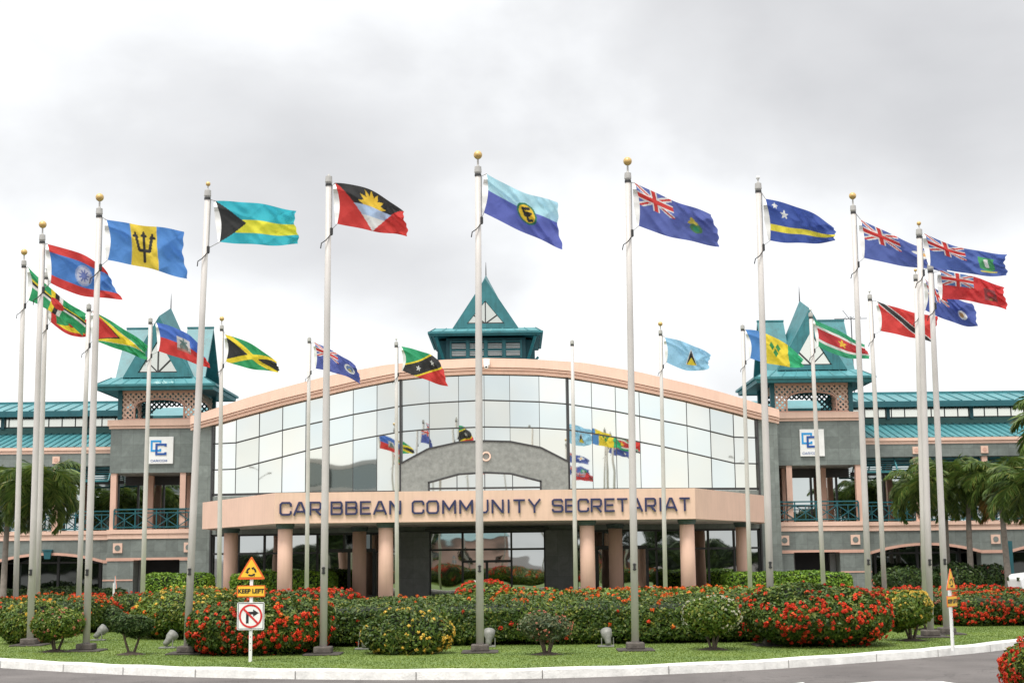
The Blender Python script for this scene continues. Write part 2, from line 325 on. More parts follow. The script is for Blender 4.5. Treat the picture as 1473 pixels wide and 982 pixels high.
def section(us, label):
    us = sorted(us); cw = MB(); c_ = 1 if abs(us[0]+us[-1]) < .1 else 0
    for a, b_ in zip(us[:-1], us[1:]):
        lv = [lambda u: 5.2, lambda u: interp(TB, u), lambda u: interp(TA, u), lambda u: interp(BOT, u)+.2]
        for lo_, hi_ in zip(lv[:-1], lv[1:]):
            t1, t2 = random.uniform(-.007, .007), random.uniform(-.009, .009)
            cw.add([(XC+a, yc(a)+t1, lo_(a)), (XC+b_, yc(b_)-t1, lo_(b_)), (XC+b_, yc(b_)-t1+t2, hi_(b_)), (XC+a, yc(a)+t1+t2, hi_(a))], [(0, 1, 2, 3)])
    o = cw.build("curtain_wall", "glass", bd, label=label)
    fr = MB()
    for t in (TA, TB): strip(fr, us, shift(t, -.03), shift(t, .03), -.06, .03)
    strip(fr, us, 5.24, 5.36, -.06, .03)
    strip(fr, us, shift(BOT, -.05), shift(BOT, .02), -.06, .03)
    fr.build("transom", "frame", o)
    fr = MB()
    for u in us[1:-1]: fr.box(XC+u-.012, XC+u+.012, yc(u)-.035, yc(u)+.02, 5.3, interp(BOT, u))
    fr.build("mullion", "frame", o)
    return o
section([-u for u in side], "left section of mirror glass curtain wall")
section(side, "right section of mirror glass curtain wall")
section([-4.25, -2.8, -1.3, 0, 1.3, 2.8, 4.25], "centre section of mirror glass curtain wall")
for s_ in (-1, 1):
    p_ = MB(); p_.box(XC+s_*4.25-.06, XC+s_*4.25+.06, 71.9, 72.2, 5.2, 11.1); p_.build("facade_post", "frame", bd)
    for zz in ():
        pass
# end piers next to the glass
for s_ in (-1, 1):
    p_ = MB(); p_.box(XC+s_*14.07, XC+s_*15.1, 73.35, 74.9, 0, 9.2); p_.build("end_pier", "stone", bd)
    p_ = MB(); p_.box(XC+s_*14.03, XC+s_*14.11, 73.28, 73.5, 0, 8.95); p_.build("corner_frame", "frame", bd)
# grey arch panel with window
outl = [(-4.2, 5.15), (-4.2, 6.67), (-2.85, 7.38), (-1.3, 7.7), (0, 7.75), (1.3, 7.7), (2.85, 7.38), (4.2, 6.67), (4.2, 5.15)]
inn = [(-2.85, 5.15), (-2.85, 5.74), (-1.3, 6.15), (0, 6.22), (1.3, 6.15), (2.85, 5.74), (2.85, 5.15)]
pm = MB()
oT = [(-4.2, 6.67), (-2.85, 7.38), (-1.3, 7.7), (0, 7.75), (1.3, 7.7), (2.85, 7.38), (4.2, 6.67)]
pm.prism([(XC-4.2, 5.15), (XC-4.2, 6.67), (XC-2.85, 7.38), (XC-2.85, 5.15)], 71.72, 72.3)
pm.prism([(XC+4.2, 5.15), (XC+4.2, 6.67), (XC+2.85, 7.38), (XC+2.85, 5.15)], 71.72, 72.3)
iT = [(-2.85, 5.74), (-1.3, 6.15), (0, 6.22), (1.3, 6.15), (2.85, 5.74)]; oI = oT[1:-1]
for i in range(4): pm.prism([(XC+iT[i][0], iT[i][1]), (XC+iT[i+1][0], iT[i+1][1]), (XC+oI[i+1][0], oI[i+1][1]), (XC+oI[i][0], oI[i][1])], 71.72, 71.95)
gp = pm.build("arched_stone_panel", "stone_c", bd)
rim = MB()
for a, b_ in zip(oT[:-1], oT[1:]): rim.bar((XC+a[0], 71.78, a[1]+.03), (XC+b_[0], 71.78, b_[1]+.03), .09, .18)
rim.build("rim", "frame", gp)
wd = MB(); wd.prism([(XC+a, z) for a, z in inn], 71.86, 71.9); wn = wd.build("arched_window", "glass", bd)
fr = MB()
for a, b_ in zip(inn[1:-2], inn[2:-1]): fr.bar((XC+a[0], 71.74, a[1]-.03), (XC+b_[0], 71.74, b_[1]-.03), .08, .12)
fr.box(XC-2.85, XC-2.77, 71.68, 71.8, 5.15, 5.74).box(XC+2.77, XC+2.85, 71.68, 71.8, 5.15, 5.74).box(XC-2.77, XC+2.77, 71.69, 71.81, 5.38, 5.46)
for u in (-1.4, 0, 1.4): fr.box(XC+u-.02, XC+u+.02, 71.80, 71.855, 5.15, 6.2)
fr.build("frame", "frame", wn)
rg = MB(); 
for i in range(24):
    a, b_ = 2*pi*i/24, 2*pi*(i+1)/24
    q = [(XC+.08+r_*math.cos(t), 7.0+r_*math.sin(t)) for r_, t in ((.24, a), (.24, b_), (.17, b_), (.17, a))]
    rg.prism(q, 71.64, 71.722)
rg.build("ring_ornament", "peach", bd)
# wall band above ground floor (behind the canopy) and ground floor
mbx = MB(); us14 = [-14.05+i*28.1/22 for i in range(23)]
strip(mbx, us14, 3.28, 5.22, -.08, .3); mbx.build("lintel_wall", "stone", bd)
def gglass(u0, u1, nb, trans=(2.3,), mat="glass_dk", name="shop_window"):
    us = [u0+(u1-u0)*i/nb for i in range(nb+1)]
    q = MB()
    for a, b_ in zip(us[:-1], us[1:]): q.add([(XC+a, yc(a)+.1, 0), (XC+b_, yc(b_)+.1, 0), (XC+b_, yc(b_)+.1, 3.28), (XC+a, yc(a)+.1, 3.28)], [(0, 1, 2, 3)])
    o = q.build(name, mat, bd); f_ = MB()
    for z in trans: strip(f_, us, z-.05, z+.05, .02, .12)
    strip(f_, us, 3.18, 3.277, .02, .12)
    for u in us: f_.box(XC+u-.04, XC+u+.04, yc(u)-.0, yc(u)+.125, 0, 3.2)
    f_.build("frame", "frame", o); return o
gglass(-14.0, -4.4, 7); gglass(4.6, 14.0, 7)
for s_ in (-1, 1):   # dark side doors
    dq = MB(); dq.box(XC+s_*8.1, XC+s_*5.6, 72.18, 72.28, 0, 2.35); do_ = dq.build("side_door", "glass_dk", bd)
    dq = MB()
    for u in (8.1, 6.85, 5.6): dq.box(XC+s_*u-.07, XC+s_*u+.07, 72.1, 72.22, 0, 2.3)
    dq.box(XC+s_*8.1, XC+s_*5.6, 72.09, 72.23, 2.3, 2.48); dq.build("frame", "frame", do_)
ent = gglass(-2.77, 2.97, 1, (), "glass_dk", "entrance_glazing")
f_ = MB()
for u in (-1.15, 1.3): f_.box(XC+u-.05, XC+u+.05, 71.98, 72.09, 0, 3.2)
f_.box(XC-2.75, XC+2.95, 71.97, 72.085, 2.32, 2.42)
f_.box(XC-1.1, XC+1.25, 71.95, 72.08, 1.72, 1.84).box(XC+.0, XC+.13, 71.95, 72.08, 0, 1.73)
f_.build("door_frame", "frame", ent)
for a, b_ in ((-4.4, -2.8), (3.0, 4.6)):
    q = MB(); q.box(XC+a, XC+b_, 71.7, 72.4, 0, 3.28); q.build("entrance_pier", "stone_dk" if a > 0 else "stone_dk", bd)
q = MB(); q.box(XC-3.0, XC+3.2, 71.55, 71.9, 3.30, 3.42); q.build("entrance_header", "frame", bd)

# canopy
cn = [(-15.3, 70.3), (-10.2, 61), (7.73, 61), (12.5, 70.3)]
def wallpoly(mb, pts, z0, z1, th):
    for (a, b_) in zip(pts[:-1], pts[1:]):
        a = np.array(a, float); b_ = np.array(b_, float); d = b_-a; d /= np.linalg.norm(d); n_ = np.array([-d[1], d[0]])*th
        c4 = [a, b_, b_+n_, a+n_]
        mb.add([(p[0], p[1], z) for z in (z0, z1) for p in c4], [(3, 2, 1, 0), (4, 5, 6, 7), (0, 1, 5, 4), (1, 2, 6, 5), (2, 3, 7, 6), (3, 0, 4, 7)])
fpts = [(-15.3, 73.2)]+cn+[(12.5, 73.2)]
fz = MB(); n_ = len(fpts)
inner = [(-15.05, 73.2), (-15.05, 70.37), (-10.05, 61.25), (7.58, 61.25), (12.25, 70.37), (12.25, 73.2)]
v = [(p[0], p[1], z) for z in (3.5, 4.8) for p in fpts]+[(p[0], p[1], z) for z in (3.5, 4.8) for p in inner]
f = []
for i in range(n_-1): f += [(i, i+1, n_+i+1, n_+i), (2*n_+i+1, 2*n_+i, 3*n_+i, 3*n_+i+1), (i+1, i, 2*n_+i, 2*n_+i+1), (n_+i, n_+i+1, 3*n_+i+1, 3*n_+i)]
fz.add(v, f); fascia = fz.build("canopy_fascia", "peach", bd)
sf = MB(); sf.add([(p[0], p[1], z) for z in (3.53, 4.4) for p in inner], [tuple(range(5, -1, -1)), tuple(range(6, 12))]); sf.build("canopy_soffit", "soffit", bd)
def column(x, y, r=.32, h=3.5):
    c_ = MB(); c_.lathe((x, y, 0), [(r, 0), (r, h*.5), (r*.98, h-.22)], 28); o = c_.build("column", "column", bd, True)
    c_ = MB(); c_.lathe((x, y, 0), [(r*1.02, h-.22), (r*1.15, h-.2), (r*1.15, h-.14), (r*1.25, h-.12), (r*1.25, h)], 28); c_.build("capital", "capit", o)
for px in (410, 555, 845, 989): p = at(px, 790, 61.7); column(p[0], 61.7)
for px in (332, 517, 885.5, 1069): p = at(px, 790, 69.4); column(p[0], 69.4, .34)

# lettering: strokes in a 1x1 cell
W_ = .14
def stroke(mb, pts, w, y0, y1, closed=False):
    P = [np.array(p, float) for p in pts]; n_ = len(P); Lp, Rp = [], []
    for i in range(n_):
        a = P[i-1] if (i > 0 or closed) else None; c_ = P[(i+1) % n_] if (i < n_-1 or closed) else None
        d1 = (P[i]-a)/np.linalg.norm(P[i]-a) if a is not None else None
        d2 = (c_-P[i])/np.linalg.norm(c_-P[i]) if c_ is not None else None
        if d1 is None: d1 = d2
        if d2 is None: d2 = d1
        m1 = np.array([-d1[1], d1[0]]); m2 = np.array([-d2[1], d2[0]]); mm = m1+m2; mm /= np.linalg.norm(mm); k_ = w/2/max(.35, mm@m1)
        Lp.append(P[i]+mm*k_); Rp.append(P[i]-mm*k_)
    rngi = range(n_ if closed else n_-1)
    for i in rngi:
        j = (i+1) % n_; mb.prism([tuple(Lp[i]), tuple(Lp[j]), tuple(Rp[j]), tuple(Rp[i])], y0, y1)
h_ = W_/2; c1 = .2
GL = {
 'C': (.95, [([(.95, .66), (.95, 1-h_-.1), (.83, 1-h_), (.22, 1-h_), (h_, 1-h_-.13), (h_, h_+.13), (.22, h_), (.83, h_), (.95, h_+.1), (.95, .34)], 0)]),
 'O': (1.05, [([(.22, 1-h_), (.83, 1-h_), (.95, .77), (.95, .23), (.83, h_), (.22, h_), (h_, .23), (h_, .77)], 1)]),
 'A': (1.1, [([(.02, 0), (.46, 1-h_), (.64, 1-h_), (1.08, 0)], 0), ([(.26, .28), (.84, .28)], 0)]),
 'R': (1.0, [([(h_, 0), (h_, 1-h_), (.82, 1-h_), (.93, .84), (.93, .55), (.82, .42), (.2, .42)], 0), ([(.55, .36), (.95, 0)], 0)]),
 'B': (1.0, [([(.2, .52), (.84, .52), (.93, .62), (.93, .82), (.84, 1-h_), (h_, 1-h_), (h_, h_), (.86, h_), (.96, .2), (.96, .38), (.86, .515)], 0)]),
 'I': (.3, [([(.15, 0), (.15, 1)], 0)]),
 'E': (.9, [([(.92, 1-h_), (h_, 1-h_), (h_, h_), (.92, h_)], 0), ([(.2, .5), (.8, .5)], 0)]),
 'N': (1.0, [([(h_, 0), (h_, 1)], 0), ([(.92, 0), (.92, 1)], 0), ([(h_+.03, .96), (.89, .04)], 0)]),
 'M': (1.15, [([(h_, 0), (h_, 1)], 0), ([(1.05, 0), (1.05, 1)], 0), ([(h_+.02, .93), (.57, .30), (1.03, .93)], 0)]),
 'U': (1.0, [([(h_, 1), (h_, .23), (.22, h_), (.8, h_), (.92, .23), (.92, 1)], 0)]),
 'T': (.95, [([(.0, 1-h_), (.95, 1-h_)], 0), ([(.475, .9), (.475, 0)], 0)]),
 'Y': (1.05, [([(.05, 1), (.52, .46), (1.0, 1)], 0), ([(.52, .5), (.52, 0)], 0)]),
 'S': (.95, [([(.93, .74), (.93, .82), (.83, 1-h_), (.2, 1-h_), (h_, .83), (h_, .62), (.2, .52), (.84, .5), (.95, .40), (.95, .18), (.85, h_), (.2, h_), (h_, .17), (h_, .27)], 0)]),
}
def word(txt, x0, x1, zb, hgt, yf, parent, mat="navy", depth=.045, name="letter"):
    gap = .24; tot = sum(GL[c][0] for c in txt)+gap*(len(txt)-1); kx = (x1-x0)/tot; x = x0
    for c in txt:
        w, ss = GL[c]; mb = MB()
        for k_, (pts, cl) in enumerate(ss):
            stroke(mb, [(x+a*kx, zb+b_*hgt) for a, b_ in pts], W_*hgt, yf-depth-.004*k_, yf-.001, bool(cl))
        mb.build(name, mat, parent); x += (w+gap)*kx
word("CARIBBEAN", -9.98, -4.80, 3.83, .58, 60.97, fascia)
word("COMMUNITY", -4.35, 1.15, 3.83, .58, 60.97, fascia)
word("SECRETARIAT", 1.62, 7.50, 3.83, .58, 60.97, fascia)

# towers ------------------------------------------------------------
def X(s_, u): return XC+s_*u
def lattice(mb, s_dir, a0, a1, z0, z1, arch, fixed, step=.28, w=.09, along='x'):
    for sg in (1, -1):
        c0 = (z0-a1) if sg > 0 else (z0+a0)
        c = c0-step
        while c < c0+(a1-a0)+(z1-z0)+step:
            run = None; ts = np.arange(a0, a1+1e-6, .02)
            for t in list(ts)+[None]:
                ok = False
                if t is not None:
                    z = (t+c) if sg > 0 else (c-t)
                    ok = z0 <= z <= z1 and not arch(t, z)
                if ok and run is None: run = (t, z)
                if ok: last = (t, z)
                if not ok and run is not None:
                    if last[0]-run[0] > .03:
                        d = .015*sg
                        if along == 'x': mb.bar((run[0], fixed+d, run[1]), (last[0], fixed+d, last[1]), w, .03)
                        else: mb.bar((fixed+d, run[0], run[1]), (fixed+d, last[0], last[1]), w, .03)
                    run = None
            c += step*1.0
def aframe(mb_roof, mb_board, mb_bars, cx, cy, sgn, yf, zb, half, zapex, zpeak, open_half, open_zb, open_zt, axis='y'):
    pass
def roof(cx, cy, ze0, ze1, half, zb, hb, zpk, zf, zx, yf, cross, parent, sp):
    """pagoda roof: flared skirt, A-frame gables front and back, optional cross gable"""
    P = lambda dx, dy, z: (cx+dx, cy+dy, z)
    sk = MB(); H2 = half
    # eave ring (fascia) + skirt + soffit
    ring = lambda h2, z: [P(-h2, -h2, z), P(h2, -h2, z), P(h2, h2, z), P(-h2, h2, z)]
    v = ring(H2, ze0)+ring(H2+.06, ze1)+ring(hb, zb); sk.add(v, [(i, (i+1) % 4, (i+1) % 4+4, i+4) for i in range(4)]+[(i+4, (i+1) % 4+4, (i+1) % 4+8, i+8) for i in range(4)]+[(8, 9, 10, 11)])
    o = sk.build("tower_roof", "teal", parent)
    st = MB(); st.add(ring(H2+.055, ze1+.004)+ring(hb-.0, zb+.012), [(i, (i+1) % 4, (i+1) % 4+4, i+4) for i in range(4)])
    for k in range(4):
        nseg = 9
        a, b_ = np.array(ring(H2+.05, ze1)[k]), np.array(ring(H2+.05, ze1)[(k+1) % 4]); c_, d_ = np.array(ring(hb, zb)[k]), np.array(ring(hb, zb)[(k+1) % 4])
        for i in range(nseg+1):
            t = i/nseg; st.bar(a+(b_-a)*t+(0, 0, .02), c_+(d_-c_)*t+(0, 0, .02), .04, .04)
    st.build("skirt_roof", "teal_lt", o)
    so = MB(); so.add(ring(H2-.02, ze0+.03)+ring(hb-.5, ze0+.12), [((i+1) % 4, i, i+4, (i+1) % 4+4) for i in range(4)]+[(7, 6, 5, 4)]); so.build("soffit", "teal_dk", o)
    gt = MB()
    for k in range(4):
        a, b_ = ring(H2+.1, ze1-.05)[k], ring(H2+.1, ze1-.05)[(k+1) % 4]; gt.bar(a, b_, .12, .12)
    gt.build("gutter", "teal", o)
    # gables along Y
    hw = 1.85*(half/3.05)
    for sg in (-1, 1):
        apex = P(0, sg*(-yf), zf); yb = sg*(-yf)
        pl = MB(); th = .12
        for sx in (-1, 1):
            A = np.array(P(0, yb, zf)); Pk = np.array(P(0, 0, zpk)); Bf = np.array(P(sx*hw, yb, zb)); Bk = np.array(P(sx*hw*1.0, 0, zb))
            q = [A, Pk, Bk, Bf]; off = np.array([-sx*.0, 0, -th*2.0])
            pl.add([*q, *[p+off for p in q]], [(0, 1, 2, 3), (7, 6, 5, 4), (0, 3, 7, 4), (1, 0, 4, 5), (3, 2, 6, 7)])
        pl.build("gable_roof", "teal", o)
        # front boards (triangular frame) with opening
        bb = MB(); iz0 = zb+.25; iz1 = zf-1.25; ih = 1.05*(half/3.05)
        for sx in (-1, 1):
            tri = [(cx+sx*(hw-.02), zb+.0), (cx, zf-.26), (cx, iz1), (cx+sx*ih, iz0), (cx+sx*(ih), zb)]
            bb.prism(tri, min(cy+yb, cy+yb-sg*-.0)-.06, cy+yb+.14)
        bb.prism([(cx-ih+.002, zb), (cx+ih-.002, zb), (cx+ih-.002, iz0), (cx-ih+.002, iz0)], cy+yb-.055, cy+yb+.13)
        bb.build("gable_frame", "teal", o)
        if sg == -1 or True:
            gb = MB(); y_ = cy+yb+.04
            gb.bar((cx, y_, iz0), (cx, y_, iz1), .06); gb.bar((cx, y_-.004, iz0+.02), (cx+ih*.62, y_-.004, iz0+(iz1-iz0)*.38), .06); gb.bar((cx, y_-.004, iz0+.02), (cx-ih*.62, y_-.004, iz0+(iz1-iz0)*.38), .06)
            gb.bar((cx-ih, y_, iz0+.03), (cx+ih, y_, iz0+.03), .07)
            gb.build("gable_bars", "frame", o)
            gg = MB(); gg.prism([(cx-ih+.01, iz0), (cx+ih-.01, iz0), (cx, iz1-.02)], cy+yb+.08, cy+yb+.10); gg.build("gable_glass", "clere", o)
    # translucent white infill so the opening reads as bright sky behind: left open
    if cross:
        hx = 2.38; hy = 2.0
        for x0, x1 in ((-hx, -.95), (.95, hx)):
            cr = MB()
            for sy in (-1, 1):
                q = [np.array(P(x0, 0, zx)), np.array(P(x1, 0, zx)), np.array(P(x1, sy*hy, zb)), np.array(P(x0, sy*hy, zb))]
                dn = np.array([0, 0, -.22])
                cr.add([*q, *[p+dn for p in q]], [(0, 1, 2, 3), (7, 6, 5, 4), (0, 3, 7, 4), (1, 0, 4, 5), (2, 1, 5, 6), (3, 2, 6, 7)])
            cr.build("cross_gable", "teal", o)
            cr = MB(); cr.bar(P(x0-.02, 0, zx), P(x1+.02, 0, zx), .1, .12); cr.build("ridge_cap", "teal", o)
    sr = MB(); sr.tube([P(0, 0, zpk-.1), P(0, 0, zpk+sp*.5), P(0, 0, zpk+sp)], [.035, .025, .008], 6); sr.build("spire", "frame", o)
    return o
def tower(s_):
    lab = "left" if s_ < 0 else "right"
    tx = X(s_, 17.3)
    w = MB(); # stone block pieces
    w.box(X(s_, 15.05), X(s_, 19.8), 75, 79.5, 6.57, 8.92)
    w.build("tower_wall", "stone", bd); w = MB(); w.box(X(s_, 15.05), X(s_, 19.8), 75, 76.2, 2.16, 3.14)
    w.box(X(s_, 18.42), X(s_, 19.8), 75, 76.2, 0, 1.998).box(X(s_, 15.05), X(s_, 16.0), 75, 76.2, 0, 1.998)
    w.build("tower_wall", "stone", bd)
    w = MB(); w.box(X(s_, 14.95), X(s_, 19.88), 74.92, 79.6, 8.90, 9.02).box(X(s_, 14.9), X(s_, 19.95), 74.84, 79.66, 9.04, 9.36); w.build("parapet", "peach", bd)
    w = MB(); w.box(X(s_, 15.0), X(s_, 19.85), 74.9, 79, 3.40, 3.62).box(X(s_, 15.03), X(s_, 19.82), 74.95, 78.9, 3.14, 3.38); w.build("balcony_band", "peach", bd)
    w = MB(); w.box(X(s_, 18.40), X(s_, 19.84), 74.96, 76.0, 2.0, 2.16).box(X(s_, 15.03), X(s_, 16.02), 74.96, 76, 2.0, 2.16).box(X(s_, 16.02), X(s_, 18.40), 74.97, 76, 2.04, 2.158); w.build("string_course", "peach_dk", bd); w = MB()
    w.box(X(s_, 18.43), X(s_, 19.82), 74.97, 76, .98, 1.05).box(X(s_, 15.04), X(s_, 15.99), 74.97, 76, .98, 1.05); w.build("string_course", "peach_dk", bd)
    w = MB(); w.box(X(s_, 16.0), X(s_, 18.42), 76.3, 79, 0, 2.1); w.build("dark_doorway", "darkint", bd)
    w = MB(); w.box(X(s_, 18.1), X(s_, 18.4), 76.0, 76.29, 0, 2.0).box(X(s_, 16.0), X(s_, 16.25), 76.0, 76.29, 0, 2.0); w.build("door_jamb", "stone_dk", bd)
    for u in (19.25, 15.55):
        w = MB(); w.box(X(s_, u)-.24, X(s_, u)+.24, 74.93, 75, 2.42, 2.92); o = w.build("ornament_tile", "peach", bd)
        w = MB(); w.add([(X(s_, u)+.15*math.cos(t*pi/8), 74.915, 2.67+.15*math.sin(t*pi/8)) for t in range(16)], [tuple(range(16))]); w.build("rosette", "stone", o)
    for u, y in ((19.6, 75.2), (15.95, 75.2), (18.3, 77.8), (16.2, 77.8)):
        w = MB(); w.box(X(s_, u)-.15, X(s_, u)+.15, y-.15, y+.15, 3.62, 6.57); w.build("balcony_column", "column", bd)
    # glazing behind the balcony
    w = MB(); w.box(X(s_, 14.9), X(s_, 20), 78.6, 78.7, 3.62, 6.57); o = w.build("balcony_glazing", "glass_mid", bd)
    w = MB()
    for u in (15.0, 16.4, 17.8, 19.2): w.box(X(s_, u)-.05, X(s_, u)+.05, 78.5, 78.62, 3.62, 6.2)
    w.box(X(s_, 14.95), X(s_, 19.9), 78.48, 78.63, 6.1, 6.57); w.build("frame", "frame", o)
    railing(X(s_, 15.05), X(s_, 19.5), 75.0)
    # sign board
    cx = -18.55 if s_ < 0 else 15.75; zc = 7.74
    w = MB(); w.box(cx-.64, cx+.64, 74.90, 74.985, 7.03, 8.45)
    sb = w.build("logo_sign", "white", None, bevel=.01); tag(sb, f"square white sign with two interlocking blue letters C on {lab} tower", "sign", "logo signs on the towers")
    # logo: two square C shapes
    def cc(x, z, w_, h2, t_, mat, yy):
        q = MB(); stroke(q, [(x+w_, z+h2*.80), (x+w_, z+h2), (x, z+h2), (x, z), (x+w_, z), (x+w_, z+h2*.20)], t_, yy, yy+.012); return q.build("emblem", mat, sb)
    cc(cx-.50, 7.72, .46, .50, .10, "lblue", 74.885); cc(cx-.24, 7.54, .48, .50, .11, "dblue", 74.870)
    x0 = cx-.53
    word("CARICOM", x0, x0+.86, 7.13, .12, 74.90, sb, "dblue", .01)
    # belvedere
    lt = MB(); z0, z1 = 9.36, 10.86; a0, a1 = tx-1.97, tx+1.97
    arch = lambda t, z: abs(t-tx) < 1.32 and z < 9.36+.75+.36*math.sqrt(max(0, 1-((t-tx)/1.32)**2))
    lattice(lt, 1, a0, a1, z0, z1, arch, 75.15)
    lo = lt.build("lattice_screen", "peach", bd)
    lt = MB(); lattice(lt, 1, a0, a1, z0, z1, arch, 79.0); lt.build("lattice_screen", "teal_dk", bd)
    ar = lambda t, z: abs(t-77.1) < 1.3 and z < 9.36+.75+.36*math.sqrt(max(0, 1-((t-77.1)/1.32)**2))
    for xx in (a0, a1):
        lt = MB(); lattice(lt, 1, 75.2, 79, z0, z1, ar, xx, along='y'); lt.build("lattice_screen", "peach", bd)
    fr = MB()
    prev = None
    for k in range(17):
        t = -1.32+2.64*k/16; p = (tx+t, 75.12, 9.36+.75+.36*math.sqrt(max(0, 1-(t/1.32)**2)))
        if prev: fr.bar(prev, p, .08, .12)
        prev = p
    fr.box(tx-1.36, tx-1.28, 75.06, 75.2, 9.36, 10.12).box(tx+1.28, tx+1.36, 75.06, 75.2, 9.36, 10.12)
    fr.box(a0, a1, 75.07, 75.2, 10.80, 10.92).box(a0, a1, 75.07, 75.2, 9.362, 9.44); fr.build("screen_frame", "peach_dk", lo)
    for xx in (a0-.1, a1+.1):
        for yy in (75.15, 79): 
            q = MB(); q.box(xx-.11, xx+.11, yy-.12, yy+.12, 9.36, 11.0); q.build("corner_post", "teal_dk", bd)
    roof(tx, 77.1, 10.84, 11.14, 3.05, 11.56, 2.45, 15.72, 14.85, 14.6, 2.55, True, bd, .8)
def railing(x0, x1, y, z0=3.66, z1=4.70):
    if x0 > x1: x0, x1 = x1, x0
    w = MB(); w.box(x0, x1, y-.04, y+.04, z1-.07, z1).box(x0, x1, y-.03, y+.03, z1-.24, z1-.19).box(x0, x1, y-.03, y+.03, z0+.05, z0+.11)
    n_ = max(1, round((x1-x0)/1.1)); dx = (x1-x0)/n_; zt = z1-.24; zb = z0+.11
    for i in range(n_+1): w.box(x0+i*dx-.03, x0+i*dx+.03, y-.032, y+.034, z0, z1-.07)
    for i in range(n_):
        a = x0+i*dx+.03; b_ = a+dx-.06; m_ = (a+b_)/2; zm = (zt+zb)/2
        w.bar((a, y-.012, zb), (b_, y-.012, zt), .045, .03); w.bar((a, y+.02, zt), (b_, y+.02, zb), .045, .03)
        q = [(m_-.27, zm), (m_, zm+.27), (m_+.27, zm), (m_, zm-.27)]
        w.box(m_-.02, m_+.02, y-.03, y-.028+.03, zb, zt)
    w.build("railing", "teal_dk", bd)
tower(-1); tower(1)

# central lantern
lcx, lcy = XC, 80.0
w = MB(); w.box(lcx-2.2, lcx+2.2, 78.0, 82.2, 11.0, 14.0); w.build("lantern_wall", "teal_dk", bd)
for i in range(4):
    x0 = lcx-1.95+i*1.0
    w = MB(); w.box(x0+.06, x0+.84, 77.93, 77.99, 12.95, 13.72); o = w.build("louvre_window", "darkint", bd)
    w = MB()
    for k in range(7):
        if k == 3: continue
        z = 13.0+k*.1; w.add([(x0+.06, 77.88, z), (x0+.84, 77.88, z), (x0+.84, 77.93, z+.07), (x0+.06, 77.93, z+.07)], [(0, 1, 2, 3)])
    w.build("louvres", "white", o)
    w = MB()
    for xx in (x0, x0+.90): w.box(xx-.05, xx+.05, 77.85, 77.99, 12.85, 13.85)
    w.box(x0+.05, x0+.85, 77.86, 77.95, 13.28, 13.36); w.box(x0+.05, x0+.85, 77.86, 77.95, 12.87, 12.94).box(x0+.05, x0+.85, 77.86, 77.95, 13.74, 13.8); w.build("frame", "teal", o)
for s_ in (-1, 1):
    w = MB(); w.bar((lcx+s_*2.25, 78.0, 12.5), (lcx+s_*2.75, 77.2, 14.0), .16).bar((lcx+s_*2.9, 78.0, 12.9), (lcx+s_*2.25, 78.2, 12.2), .12); w.build("eave_strut", "teal", bd)
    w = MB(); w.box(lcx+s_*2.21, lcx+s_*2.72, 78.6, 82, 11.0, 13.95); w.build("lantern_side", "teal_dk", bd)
roof(lcx, lcy, 13.98, 14.2, 3.0, 14.42, 2.75, 17.95, 17.2, 0, 2.75, False, bd, .75)

